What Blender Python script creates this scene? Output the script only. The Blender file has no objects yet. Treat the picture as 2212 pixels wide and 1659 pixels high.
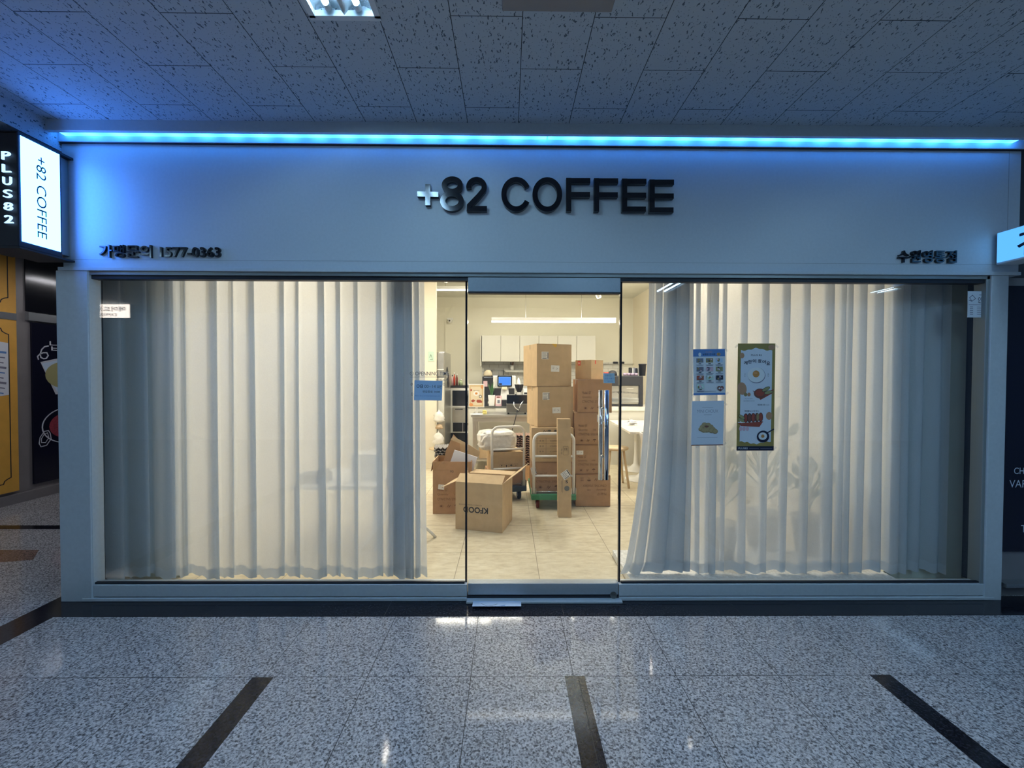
import bpy, math, random
from mathutils import Vector, Matrix
R = math.radians
C = bpy.context.scene.collection
SC = bpy.context.scene
random.seed(7)

# ---------------------------------------------------------------- camera
W_, H_, FPX = 2212.0, 1659.0, 914.0
CAM = Vector((0, -2.62, 1.40))
yaw, pitch, roll = R(0.5), R(1.03), 0.003
fw = Vector((math.sin(yaw)*math.cos(pitch), math.cos(yaw)*math.cos(pitch), -math.sin(pitch)))
r0 = Vector((math.cos(yaw), -math.sin(yaw), 0))
u0 = r0.cross(fw)
rt = r0*math.cos(roll) + u0*math.sin(roll)
up = -r0*math.sin(roll) + u0*math.cos(roll)
cd = bpy.data.cameras.new('camera'); cam = bpy.data.objects.new('camera', cd); C.objects.link(cam)
cd.sensor_fit = 'HORIZONTAL'; cd.sensor_width = 36.0; cd.lens = FPX/W_*36.0; cd.clip_start = 0.05; cd.clip_end = 100
M = Matrix((rt, up, -fw)).transposed().to_4x4(); M.translation = CAM
cam.matrix_world = M
SC.camera = cam

def ray(px, py):
    return (fw*FPX + rt*(px-W_/2) + up*(H_/2-py)).normalized()
def atY(px, py, Y):
    d = ray(px, py); return CAM + d*((Y-CAM.y)/d.y)
def atX(px, py, X):
    d = ray(px, py); return CAM + d*((X-CAM.x)/d.x)
def atZ(px, py, Z):
    d = ray(px, py); return CAM + d*((Z-CAM.z)/d.z)
def D(px, py, d): return atY(px, py, d-2.62)     # a point at distance d in front of the lens
def xa(p1, y1, p2, y2, Y=0.0): return (atY(p1, y1, Y).x + atY(p2, y2, Y).x)/2
def zc(py, Y=0.0, px=1106): return atY(px, py, Y).z

# ---------------------------------------------------------------- world and exposure
wd = bpy.data.worlds.new('world'); SC.world = wd; wd.use_nodes = True
wd.node_tree.nodes['Background'].inputs[0].default_value = (0.26, 0.50, 1.0, 1)
wd.node_tree.nodes['Background'].inputs[1].default_value = 0.13
SC.view_settings.view_transform = 'Standard'; SC.view_settings.look = 'None'
SC.view_settings.exposure = 0.0; SC.view_settings.gamma = 1.0
SC.view_settings.use_curve_mapping = False
SC.cycles.max_bounces = 9; SC.cycles.diffuse_bounces = 5; SC.cycles.glossy_bounces = 4; SC.cycles.transparent_max_bounces = 20
SC.cycles.sample_clamp_indirect = 6.0
FLU = (0.47, 0.66, 1.0)      # corridor tubes
WARM = (1.0, 0.93, 0.76)     # shop lamps
BLUE = (0.03, 0.25, 1.0)     # led strip
K_IN, K_OUT = 1.0, 1.0
LEDS = 9.0

def area(name, loc, sx, sy, power, col, rot=(0, 0, 0), parent=None, spread=180):
    l = bpy.data.lights.new(name, 'AREA'); l.shape = 'RECTANGLE'; l.size = sx; l.size_y = sy
    l.energy = power; l.color = col; l.spread = R(spread)
    o = bpy.data.objects.new(name, l); C.objects.link(o); o.location = loc; o.rotation_euler = rot
    if parent: o.parent = parent
    return o

# ---------------------------------------------------------------- materials
MATS = {}
def mat(name, col=(.8, .8, .8), rough=.6, metal=0.0, emit=None, es=0.0, trans=0.0, spec=.5, noise=0.0, nscale=30.0, bump=0.0):
    m = bpy.data.materials.new(name); m.use_nodes = True; MATS[name] = m
    nt = m.node_tree; b = nt.nodes['Principled BSDF']
    b.inputs['Base Color'].default_value = (*col, 1); b.inputs['Roughness'].default_value = rough
    b.inputs['Metallic'].default_value = metal; b.inputs['Specular IOR Level'].default_value = spec
    if emit: b.inputs['Emission Color'].default_value = (*emit, 1); b.inputs['Emission Strength'].default_value = es
    tc = nt.nodes.new('ShaderNodeTexCoord'); n = nt.nodes.new('ShaderNodeTexNoise')
    n.inputs['Scale'].default_value = nscale; n.inputs['Detail'].default_value = 4
    nt.links.new(tc.outputs['Object'], n.inputs['Vector'])
    if noise > 0:
        mr = nt.nodes.new('ShaderNodeMapRange'); mr.inputs['From Min'].default_value = .3; mr.inputs['From Max'].default_value = .7
        mr.inputs['To Min'].default_value = 1-noise; mr.inputs['To Max'].default_value = 1+noise*.4
        nt.links.new(n.outputs['Fac'], mr.inputs['Value'])
        mx = nt.nodes.new('ShaderNodeVectorMath'); mx.operation = 'SCALE'; mx.inputs[0].default_value = col
        nt.links.new(mr.outputs[0], mx.inputs['Scale']); nt.links.new(mx.outputs[0], b.inputs['Base Color'])
    if bump > 0:
        bp = nt.nodes.new('ShaderNodeBump'); bp.inputs['Strength'].default_value = bump; bp.inputs['Distance'].default_value = .01
        nt.links.new(n.outputs['Fac'], bp.inputs['Height']); nt.links.new(bp.outputs[0], b.inputs['Normal'])
    return m

def emis(name, col, s):
    m = mat(name, (0.02, 0.02, 0.02), .4, emit=col, es=s); return m

class NT:
    """tiny node helper"""
    def __init__(s, m): s.nt = m.node_tree; s.n = s.nt.nodes; s.l = s.nt.links; s.b = s.n.get('Principled BSDF')
    def node(s, t, **kw):
        x = s.n.new(t)
        for k, v in kw.items():
            if k.startswith('_'): setattr(x, k[1:], v)
            else: x.inputs[k.replace('__', ' ')].default_value = v
        return x
    def math(s, op, a, b=None, c=None, clamp=False):
        x = s.n.new('ShaderNodeMath'); x.operation = op; x.use_clamp = clamp
        for i, v in enumerate((a, b, c)):
            if v is None: continue
            if isinstance(v, (int, float)): x.inputs[i].default_value = v
            else: s.l.new(v, x.inputs[i])
        return x.outputs[0]
    def mix(s, f, a, b):
        x = s.n.new('ShaderNodeMix'); x.data_type = 'RGBA'
        for i, v in ((0, f), (6, a), (7, b)):
            if isinstance(v, (int, float)): x.inputs[i].default_value = v
            elif isinstance(v, tuple): x.inputs[i].default_value = (*v, 1)
            else: s.l.new(v, x.inputs[i])
        return x.outputs[2]
    def ramp(s, f, stops):
        x = s.n.new('ShaderNodeValToRGB'); s.l.new(f, x.inputs[0]); e = x.color_ramp.elements
        while len(e) < len(stops): e.new(.5)
        for k, (p, c) in enumerate(stops): e[k].position = p; e[k].color = (*c, 1) if len(c) == 3 else c
        return x.outputs[0]
    def seam(s, v, x0, step, half):
        """1 near every x0 + k*step"""
        t = s.math('SUBTRACT', v, x0); t = s.math('DIVIDE', t, step); t = s.math('FRACT', t)
        t = s.math('SUBTRACT', t, .5); t = s.math('ABSOLUTE', t); t = s.math('SUBTRACT', .5, t)
        t = s.math('MULTIPLY', t, step)
        return s.math('LESS_THAN', t, half)

# corridor ceiling: fissured mineral tiles 0.3 x 0.6, staggered
CZ = CAM.z + 1.4985
def ceiling_mat(name, xs, ys):
    m = mat(name, (.7, .72, .72), .85); h = NT(m)
    tc = h.node('ShaderNodeTexCoord'); sp = h.node('ShaderNodeSeparateXYZ'); h.l.new(tc.outputs['Object'], sp.inputs[0])
    X, Y = sp.outputs[0], sp.outputs[1]
    s1 = h.seam(X, xs, .3, .0018)
    col = h.math('FLOOR', h.math('DIVIDE', h.math('SUBTRACT', X, xs), .3))
    odd = h.math('ABSOLUTE', h.math('MODULO', col, 2))
    s2 = h.seam(h.math('ADD', Y, h.math('MULTIPLY', odd, .3)), ys, .6, .0018)
    seam = h.math('MAXIMUM', s1, s2)
    mp = h.node('ShaderNodeMapping'); mp.inputs['Scale'].default_value = (95, 34, 60); h.l.new(tc.outputs['Object'], mp.inputs[0])
    nz = h.node('ShaderNodeTexNoise'); nz.inputs['Scale'].default_value = 45; h.l.new(tc.outputs['Object'], nz.inputs[0])
    ad = h.node('ShaderNodeVectorMath'); ad.operation = 'MULTIPLY_ADD'
    h.l.new(nz.outputs['Color'], ad.inputs[0]); ad.inputs[1].default_value = (2.6, 1.2, 0); h.l.new(mp.outputs[0], ad.inputs[2])
    vo = h.node('ShaderNodeTexVoronoi'); vo.inputs['Scale'].default_value = 1.0; h.l.new(ad.outputs[0], vo.inputs['Vector'])
    rnd = h.node('ShaderNodeSeparateXYZ'); h.l.new(vo.outputs['Color'], rnd.inputs[0])
    worm = h.math('MULTIPLY', h.math('LESS_THAN', vo.outputs['Distance'], .27), h.math('GREATER_THAN', rnd.outputs[0], .38))
    v2 = h.node('ShaderNodeTexVoronoi'); v2.inputs['Scale'].default_value = 95; h.l.new(tc.outputs['Object'], v2.inputs['Vector'])
    r2 = h.node('ShaderNodeSeparateXYZ'); h.l.new(v2.outputs['Color'], r2.inputs[0])
    dots = h.math('MULTIPLY', h.math('LESS_THAN', v2.outputs['Distance'], .17), h.math('GREATER_THAN', r2.outputs[0], .25))
    # nail heads near tile corners
    pit = h.math('MAXIMUM', worm, dots)
    c = h.mix(pit, (.48, .53, .57), (.11, .13, .16)); c = h.mix(seam, c, (.05, .055, .06))  # dark pit colour paints in the shade inside the holes
    h.l.new(c, h.b.inputs['Base Color'])
    bp = h.node('ShaderNodeBump', Strength=.5, Distance=.004); bp.invert = True
    h.l.new(h.math('MAXIMUM', pit, seam), bp.inputs['Height']); h.l.new(bp.outputs[0], h.b.inputs['Normal'])
    return m

def granite(name, xs, sx, ys, sy, tint=(1, 1, 1), rough=.07):
    m = mat(name, (.5, .5, .5), rough, spec=.25); h = NT(m)
    tc = h.node('ShaderNodeTexCoord'); sp = h.node('ShaderNodeSeparateXYZ'); h.l.new(tc.outputs['Object'], sp.inputs[0])
    n1 = h.node('ShaderNodeTexNoise'); n1.inputs['Scale'].default_value = 90; n1.inputs['Detail'].default_value = 3; n1.inputs['Roughness'].default_value = .7
    h.l.new(tc.outputs['Object'], n1.inputs[0])
    v = h.node('ShaderNodeTexVoronoi'); v.inputs['Scale'].default_value = 150; h.l.new(tc.outputs['Object'], v.inputs[0])
    vs = h.node('ShaderNodeSeparateXYZ'); h.l.new(v.outputs['Color'], vs.inputs[0])
    n2 = h.node('ShaderNodeTexNoise'); n2.inputs['Scale'].default_value = 2.2; h.l.new(tc.outputs['Object'], n2.inputs[0])
    f = h.math('ADD', h.math('MULTIPLY', n1.outputs[0], .75), h.math('MULTIPLY', vs.outputs[0], .25))
    c = h.ramp(f, [(.33, (.07, .07, .075)), (.43, (.225, .22, .23)), (.52, (.42, .415, .43)), (.66, (.62, .615, .63))])
    var = h.math('ADD', h.math('MULTIPLY', n2.outputs[0], .25), .86)
    vm = h.node('ShaderNodeVectorMath', _operation='SCALE'); h.l.new(c, vm.inputs[0]); h.l.new(var, vm.inputs['Scale'])
    vt = h.node('ShaderNodeVectorMath', _operation='MULTIPLY'); h.l.new(vm.outputs[0], vt.inputs[0]); vt.inputs[1].default_value = tint
    seam = h.math('MAXIMUM', h.seam(sp.outputs[0], xs, sx, .0016), h.seam(sp.outputs[1], ys, sy, .0016))
    h.l.new(h.mix(seam, vt.outputs[0], (.03, .03, .03)), h.b.inputs['Base Color'])
    h.l.new(h.math('ADD', h.math('MULTIPLY', seam, .5), rough), h.b.inputs['Roughness'])
    return m

def shop_floor_mat():
    m = mat('beige_stone_tile', (.7, .62, .45), .42, spec=.35); h = NT(m)
    tc = h.node('ShaderNodeTexCoord'); sp = h.node('ShaderNodeSeparateXYZ'); h.l.new(tc.outputs['Object'], sp.inputs[0])
    mp = h.node('ShaderNodeMapping'); mp.inputs['Scale'].default_value = (5, 11, 1); h.l.new(tc.outputs['Object'], mp.inputs[0])
    n = h.node('ShaderNodeTexNoise'); n.inputs['Scale'].default_value = 1.6; n.inputs['Detail'].default_value = 9; n.inputs['Roughness'].default_value = .68
    h.l.new(mp.outputs[0], n.inputs[0])
    c = h.ramp(n.outputs[0], [(.30, (.50, .43, .30)), (.48, (.62, .55, .40)), (.66, (.70, .64, .49))])
    seam = h.math('MAXIMUM', h.seam(sp.outputs[0], .22, .592, .0022), h.seam(sp.outputs[1], .72, .61, .0022))
    h.l.new(h.mix(seam, c, (.26, .22, .15)), h.b.inputs['Base Color'])
    return m

def subway_mat():
    m = mat('subway_tile', (.75, .74, .7), .2); h = NT(m)
    tc = h.node('ShaderNodeTexCoord'); sp = h.node('ShaderNodeSeparateXYZ'); h.l.new(tc.outputs['Object'], sp.inputs[0])
    cb = h.node('ShaderNodeCombineXYZ'); h.l.new(sp.outputs[0], cb.inputs[0]); h.l.new(sp.outputs[2], cb.inputs[1])
    b = h.node('ShaderNodeTexBrick'); b.inputs['Scale'].default_value = 1; b.inputs['Brick Width'].default_value = .2; b.inputs['Row Height'].default_value = .075
    b.inputs['Mortar Size'].default_value = .004
    b.inputs['Color1'].default_value = (.70, .70, .67, 1); b.inputs['Color2'].default_value = (.64, .64, .61, 1); b.inputs['Mortar'].default_value = (.38, .37, .34, 1)
    h.l.new(cb.outputs[0], b.inputs[0]); h.l.new(b.outputs[0], h.b.inputs['Base Color'])
    return m

def glass_mat(name, refl=1.0, tint=(.985, .99, .985)):
    m = bpy.data.materials.new(name); m.use_nodes = True; MATS[name] = m
    nt = m.node_tree; nt.nodes.remove(nt.nodes['Principled BSDF']); out = nt.nodes['Material Output']
    t = nt.nodes.new('ShaderNodeBsdfTransparent'); t.inputs[0].default_value = (*tint, 1)
    g = nt.nodes.new('ShaderNodeBsdfGlossy'); g.inputs['Roughness'].default_value = 0.0; g.inputs[0].default_value = (1, 1, 1, 1)
    f = nt.nodes.new('ShaderNodeFresnel'); f.inputs[0].default_value = 1.5
    ge = nt.nodes.new('ShaderNodeNewGeometry'); io = nt.nodes.new('ShaderNodeMapRange')      # same reflectance from either side
    io.inputs['To Min'].default_value = 1.5; io.inputs['To Max'].default_value = 1/1.5
    nt.links.new(ge.outputs['Backfacing'], io.inputs[0]); nt.links.new(io.outputs[0], f.inputs[0])
    mul = nt.nodes.new('ShaderNodeMath'); mul.operation = 'MULTIPLY'; mul.inputs[1].default_value = refl
    nt.links.new(f.outputs[0], mul.inputs[0])
    x = nt.nodes.new('ShaderNodeMixShader'); nt.links.new(mul.outputs[0], x.inputs[0]); nt.links.new(t.outputs[0], x.inputs[1]); nt.links.new(g.outputs[0], x.inputs[2])
    nt.links.new(x.outputs[0], out.inputs[0]); return m

def sheer_mat(name, col, clear, tl=.45):
    m = bpy.data.materials.new(name); m.use_nodes = True; MATS[name] = m
    nt = m.node_tree; nt.nodes.remove(nt.nodes['Principled BSDF']); out = nt.nodes['Material Output']
    d = nt.nodes.new('ShaderNodeBsdfDiffuse'); d.inputs[0].default_value = (*col, 1)
    t = nt.nodes.new('ShaderNodeBsdfTranslucent'); t.inputs[0].default_value = (*col, 1)
    p = nt.nodes.new('ShaderNodeBsdfTransparent')
    a = nt.nodes.new('ShaderNodeMixShader'); a.inputs[0].default_value = tl
    nt.links.new(d.outputs[0], a.inputs[1]); nt.links.new(t.outputs[0], a.inputs[2])
    b = nt.nodes.new('ShaderNodeMixShader'); b.inputs[0].default_value = clear
    # woven threads vary a little
    tc = nt.nodes.new('ShaderNodeTexCoord'); n = nt.nodes.new('ShaderNodeTexNoise'); n.inputs['Scale'].default_value = 160
    nt.links.new(tc.outputs['Object'], n.inputs[0])
    mr = nt.nodes.new('ShaderNodeMapRange'); mr.inputs['To Min'].default_value = clear*.6; mr.inputs['To Max'].default_value = clear*1.4
    nt.links.new(n.outputs[0], mr.inputs[0]); nt.links.new(mr.outputs[0], b.inputs[0])
    nt.links.new(a.outputs[0], b.inputs[1]); nt.links.new(p.outputs[0], b.inputs[2])
    nt.links.new(b.outputs[0], out.inputs[0]); return m

def film_mat(name, col, clear):
    m = bpy.data.materials.new(name); m.use_nodes = True; MATS[name] = m
    nt = m.node_tree; b = nt.nodes['Principled BSDF']; b.inputs['Base Color'].default_value = (*col, 1); b.inputs['Roughness'].default_value = .4
    b.inputs['Alpha'].default_value = 1-clear; return m

xs_c = atZ(1011, 270, CZ).x; ys_c = atZ(1066, 232.6, CZ).y
ceiling_mat('fissured_ceiling_tile', xs_c, ys_c)
fx = atZ(1211, 1331.3, 0).x; fy = atZ(1106, 1461, 0).y
granite('speckled_granite', fx, .4805, fy, .495)
granite('black_granite', fx+.02, 1.05, 50, 200, (.04, .04, .055), .12)
granite('brown_granite', 50, 200, 50, 200, (.55, .36, .28), .2)
shop_floor_mat(); subway_mat()
glass_mat('window_glass', 1.0); glass_mat('clear_acrylic', .6)
sheer_mat('sheer_curtain', (.82, .85, .88), .18)
mat('sign_white', (.64, .67, .68), .45, noise=.04, nscale=60)
mat('frame_metal', (.66, .69, .70), .42, .1, noise=.05, nscale=50)
mat('rail_metal', (.40, .44, .47), .36, .3, noise=.05, nscale=50)
mat('olive_metal', (.30, .32, .31), .4, .4)
mat('dark_gap', (.012, .013, .02), .5)
mat('black_gloss', (.006, .007, .012), .12, spec=.6)
mat('black_matte', (.02, .02, .025), .6)
mat('chrome', (.62, .66, .72), .12, 1.0)
mat('steel', (.55, .54, .51), .32, .85, noise=.06, nscale=15)
mat('dark_steel', (.20, .20, .19), .35, .7)
mat('cream_wall', (.84, .82, .71), .8, noise=.02, nscale=3)
mat('beige_wall', (.84, .78, .65), .8, noise=.02, nscale=3)
mat('shop_ceiling', (.74, .74, .66), .8, noise=.10, nscale=2)
mat('white_laminate', (.68, .67, .61), .35)
mat('white_plastic', (.82, .82, .80), .35)
mat('white_paint', (.80, .79, .76), .4)
mat('paper_white', (.80, .80, .80), .6)
mat('label_white', (.82, .81, .78), .6)
mat('ink_black', (.015, .015, .02), .6)
mat('ink_grey', (.18, .18, .19), .6)
mat('ink_brown', (.17, .085, .045), .8)
mat('ink_dim', (.10, .085, .07), .8)
mat('kraft', (.57, .41, .235), .85, noise=.10, nscale=14)
mat('kraft_light', (.62, .46, .28), .85, noise=.08, nscale=20)
mat('kraft_brown', (.45, .27, .145), .85, noise=.12, nscale=14)
mat('kraft_inside', (.60, .44, .26), .9, noise=.06)
mat('tape_clear', (.50, .37, .22), .25)
mat('tape_yellow', (.75, .45, .05), .4)
mat('red_sticker', (.70, .07, .04), .5)
mat('green_plastic', (.06, .26, .13), .5, noise=.15)
mat('navy_plastic', (.03, .045, .06), .5)
mat('red_rubber', (.16, .03, .03), .5)
mat('foam_white', (.78, .78, .82), .7)
mat('bubble_wrap', (.80, .78, .74), .22, bump=.9, nscale=26, spec=.8, noise=.12)
mat('plastic_bag', (.82, .80, .76), .3, bump=.8, nscale=18)
mat('plastic_bag_tan', (.55, .40, .25), .4, bump=.8, nscale=18)
mat('wood_light', (.62, .48, .30), .5, noise=.12, nscale=9)
mat('marble', (.80, .77, .70), .25, noise=.20, nscale=16)
mat('leaf', (.045, .14, .045), .5, noise=.2)
mat('leaf_pale', (.35, .42, .25), .5)
mat('screen_blue', (.02, .05, .1), .3, emit=(.05, .25, .95), es=1.0)
mat('screen_line', (.02, .05, .1), .3, emit=(.45, .65, 1.0), es=1.0)
mat('pink', (.75, .50, .55), .6); mat('orange_paper', (.72, .32, .12), .6); mat('tan_paper', (.66, .50, .28), .6)
mat('cream_paper', (.76, .66, .48), .6); mat('red_meat', (.36, .07, .04), .6); mat('blue_cup', (.02, .09, .42), .35)
mat('egg_brown', (.50, .26, .14), .5); mat('yolk', (.62, .26, .06), .5); mat('olive_print', (.34, .24, .06), .6)
mat('sky_print', (.55, .68, .82), .6); mat('blue_print', (.12, .26, .55), .6); mat('navy_print', (.01, .012, .04), .5)
mat('pickle', (.34, .32, .14), .6); mat('bun', (.32, .24, .10), .6); mat('meat_dark', (.20, .07, .05), .6); mat('egg_white', (.86, .86, .84), .5)
mat('white_print', (.78, .80, .84), .6); mat('grey_print', (.20, .20, .26), .6); mat('mint_print', (.55, .72, .60), .6)
mat('note_blue', (.50, .66, .86), .7); mat('door_note', (.55, .70, .76), .6)
mat('tray_brown', (.26, .16, .12), .9, noise=.3); mat('tray_grey', (.30, .28, .26), .9, noise=.3)
mat('purple_lid', (.42, .32, .44), .3); mat('sponge', (.80, .70, .25), .8)
mat('yellow_panel', (.80, .42, .07), .5, noise=.08, nscale=8); mat('pillar_grey', (.27, .25, .25), .35, .2, noise=.1, nscale=6)
mat('dark_poster', (.006, .007, .020), .16, spec=.5); mat('teal_ink', (.0, .02, .03), .6); mat('choux', (.46, .33, .16), .6); mat('choux_dark', (.30, .20, .09), .6); mat('chalk', (.55, .57, .62), .8)
mat('side_steel', (.45, .47, .48), .25, .8, noise=.1, nscale=25); mat('wall_grey', (.34, .35, .37), .7, noise=.06, nscale=8)
mat('wall_pale', (.62, .68, .72), .7, noise=.06, nscale=8); mat('dark_room', (.05, .055, .065), .8); mat('terrazzo', (.76, .77, .76), .5, noise=.25, nscale=60)
mat('pillar_beige', (.74, .76, .66), .8); mat('red_food', (.30, .03, .05), .6, noise=.5, nscale=50)
mat('grid_metal', (.45, .5, .58), .18, .9)
film_mat('decal_film', (.75, .76, .78), .85); film_mat('clear_tape', (.8, .8, .8), .75)
film_mat('haze_film', (.7, .75, .78), .9)
emis('led_cyan', BLUE, 3.6); emis('tube_white', (.38, .68, 1.0), 63.0)
emis('box_lit', (.055, .24, 1.0), 16.0); emis('right_box_lit', (.10, .42, 1.0), 1.3)
emis('letter_lit', (.35, .62, 1.0), 2.2); emis('lamp_white', (1, .96, .86), 5.0); emis('mirror_sign_lit', (1.0, .88, .78), 12.0)
emis('tube_neutral', (.92, .90, .95), 55.0)  # tubes of the added side corridor fixtures
NT(MATS['led_cyan'])
# the led strip is a row of diodes behind a milky cover
h = NT(MATS['led_cyan']); tc = h.node('ShaderNodeTexCoord'); sp = h.node('ShaderNodeSeparateXYZ'); h.l.new(tc.outputs['Object'], sp.inputs[0])
w_ = h.math('ADD', 1.0, h.math('MULTIPLY', h.math('SINE', h.math('MULTIPLY', sp.outputs[0], 37.0)), .35))
h.l.new(h.math('MULTIPLY', w_, LEDS), h.b.inputs['Emission Strength'])

# ---------------------------------------------------------------- mesh builder
_tx = {}
def text_mesh(s, ext=0.0, off=0.0):
    k = (s, ext, off)
    if k in _tx: return _tx[k]
    c = bpy.data.curves.new('lettering', 'FONT'); c.body = s; c.size = 1.0; c.offset = off; c.extrude = ext; c.resolution_u = 3
    o = bpy.data.objects.new('lettering', c); C.objects.link(o)
    dg = bpy.context.evaluated_depsgraph_get(); me = bpy.data.meshes.new_from_object(o.evaluated_get(dg))
    vs = [v.co.copy() for v in me.vertices]; fs = [tuple(p.vertices) for p in me.polygons]
    bpy.data.objects.remove(o); bpy.data.curves.remove(c); bpy.data.meshes.remove(me)
    _tx[k] = (vs, fs); return _tx[k]

class Fr:
    """a drawing frame on a flat face: origin, right, up, normal"""
    def __init__(s, o, u, v): s.o = Vector(o); s.u = Vector(u).normalized(); s.v = Vector(v).normalized(); s.n = s.u.cross(s.v)
    def p(s, a, b, c=0): return s.o + s.u*a + s.v*b + s.n*c
FRONT = lambda x, y, z: Fr((x, y, z), (1, 0, 0), (0, 0, 1))      # normal = -y

class MB:
    def __init__(s): s.v = []; s.f = []; s.m = []; s.mats = []; s.sm = []
    def mi(s, m):
        if m not in s.mats: s.mats.append(m)
        return s.mats.index(m)
    def add(s, vs, fs, m, smooth=False):
        b = len(s.v); s.v += [Vector(v) for v in vs]; k = s.mi(m)
        for f in fs: s.f.append(tuple(b+i for i in f)); s.m.append(k); s.sm.append(smooth)
        return s
    def box(s, x0, x1, y0, y1, z0, z1, m):
        vs = [(x, y, z) for z in (z0, z1) for y in (y0, y1) for x in (x0, x1)]
        return s.add(vs, [(0, 2, 3, 1), (4, 5, 7, 6), (0, 1, 5, 4), (2, 6, 7, 3), (0, 4, 6, 2), (1, 3, 7, 5)], m)
    def obox(s, fr, u0, u1, v0, v1, n0, n1, m):
        vs = [fr.p(u, v, n) for n in (n0, n1) for v in (v0, v1) for u in (u0, u1)]
        return s.add(vs, [(0, 2, 3, 1), (4, 5, 7, 6), (0, 1, 5, 4), (2, 6, 7, 3), (0, 4, 6, 2), (1, 3, 7, 5)], m)
    def tube(s, pts, r, m, n=10, closed=False, r2=None):
        pts = [Vector(p) for p in pts]; N = len(pts); vs = []; fs = []
        prev = None
        for i, p in enumerate(pts):
            if closed: t = (pts[(i+1) % N]-pts[i-1]).normalized()
            else: t = (pts[min(i+1, N-1)]-pts[max(i-1, 0)]).normalized()
            if prev is None:
                a = Vector((0, 0, 1)) if abs(t.z) < .9 else Vector((1, 0, 0)); x = t.cross(a).normalized()
            else: x = (prev - t*prev.dot(t)).normalized()
            prev = x; y = t.cross(x); rr = r if r2 is None else r+(r2-r)*i/(N-1)
            for k in range(n):
                a = 2*math.pi*k/n; vs.append(p + x*math.cos(a)*rr + y*math.sin(a)*rr)
        for i in range(N if closed else N-1):
            j = (i+1) % N
            for k in range(n): fs.append((i*n+k, i*n+(k+1) % n, j*n+(k+1) % n, j*n+k))
        if not closed: fs.append(tuple(range(n-1, -1, -1))); fs.append(tuple((N-1)*n+k for k in range(n)))
        return s.add(vs, fs, m, True)
    def lathe(s, cx, cy, prof, m, n=24):
        vs = []; fs = []
        for r, z in prof:
            for k in range(n): a = 2*math.pi*k/n; vs.append((cx+r*math.cos(a), cy+r*math.sin(a), z))
        for i in range(len(prof)-1):
            for k in range(n): fs.append((i*n+k, i*n+(k+1) % n, (i+1)*n+(k+1) % n, (i+1)*n+k))
        fs.append(tuple(range(n-1, -1, -1))); fs.append(tuple((len(prof)-1)*n+k for k in range(n)))
        return s.add(vs, fs, m, True)
    def poly(s, fr, pts, m, off=0.0005):
        return s.add([fr.p(a, b, off) for a, b in pts], [tuple(range(len(pts)))], m)
    def rect(s, fr, u0, v0, u1, v1, m, off=0.0005): return s.poly(fr, [(u0, v0), (u1, v0), (u1, v1), (u0, v1)], m, off)
    def ell(s, fr, cu, cv, ru, rv, m, off=0.0005, n=24, rot=0):
        return s.poly(fr, [(cu+ru*math.cos(a)*math.cos(rot)-rv*math.sin(a)*math.sin(rot), cv+ru*math.cos(a)*math.sin(rot)+rv*math.sin(a)*math.cos(rot)) for a in [2*math.pi*k/n for k in range(n)]], m, off)
    def stroke(s, fr, pts, w, m, off=0.0005, closed=False, ext=0.0):
        """a ribbon of width w along pts; extruded towards the frame normal when ext > 0"""
        N = len(pts); L = []; Rr = []
        for i in range(N):
            p = Vector(pts[i])
            a = Vector(pts[i-1]) if (i > 0 or closed) else None; b = Vector(pts[(i+1) % N]) if (i < N-1 or closed) else None
            d1 = (p-a).normalized() if a is not None else (b-p).normalized(); d2 = (b-p).normalized() if b is not None else d1
            n1 = Vector((-d1.y, d1.x)); n2 = Vector((-d2.y, d2.x)); mm = (n1+n2); mm = mm.normalized() if mm.length > 1e-6 else n1
            k = w/2/max(.35, mm.dot(n1)); L.append(p+mm*k); Rr.append(p-mm*k)
        rng = range(N if closed else N-1)
        if ext <= 0:
            vs = [fr.p(q.x, q.y, off) for q in L]+[fr.p(q.x, q.y, off) for q in Rr]
            return s.add(vs, [(N+i, N+(i+1) % N, (i+1) % N, i) for i in rng], m)
        vs = [fr.p(q.x, q.y, o) for o in (off, off+ext) for q in L+Rr]; fs = []
        for i in rng:
            j = (i+1) % N; T = 2*N
            fs += [(T+N+i, T+N+j, T+j, T+i), (i, j, N+j, N+i), (i, T+i, T+j, j), (N+j, T+N+j, T+N+i, N+i)]
        if not closed: fs += [(0, N, 3*N, 2*N), (N-1, 3*N-1, 4*N-1, 2*N-1)]
        return s.add(vs, fs, m)
    def text(s, fr, st, u0, v0, u1, v1, m, off=0.0008, ext=0.0, bold=0.0, keep=False):
        vs, fs = text_mesh(st, 1.0 if ext > 0 else 0.0, bold)
        if not vs: return s
        x0 = min(v.x for v in vs); x1 = max(v.x for v in vs); y0 = min(v.y for v in vs); y1 = max(v.y for v in vs)
        sx = (u1-u0)/(x1-x0); sy = (v1-v0)/(y1-y0)
        if keep: sx = sy = min(abs(sx), abs(sy))
        out = [fr.p(u0+(v.x-x0)*sx, v0+(v.y-y0)*sy, off+(v.z+1)*.5*ext if ext > 0 else off) for v in vs]
        return s.add(out, fs, m)
    def build(s, name, parent=None, loc=None, rz=0.0, bevel=0.0, kind=None):
        me = bpy.data.meshes.new(name); me.from_pydata([tuple(v) for v in s.v], [], s.f); me.update()
        for m in s.mats: me.materials.append(MATS[m])
        for p, k, q in zip(me.polygons, s.m, s.sm): p.material_index = k; p.use_smooth = q
        o = bpy.data.objects.new(name, me); C.objects.link(o)
        if loc is not None: o.location = loc
        o.rotation_euler[2] = rz
        if parent: o.parent = parent
        if bevel > 0:
            b = o.modifiers.new('bevel', 'BEVEL'); b.width = bevel; b.segments = 2; b.limit_method = 'ANGLE'; b.angle_limit = R(40)
        if kind: o['kind'] = kind
        return o

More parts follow.
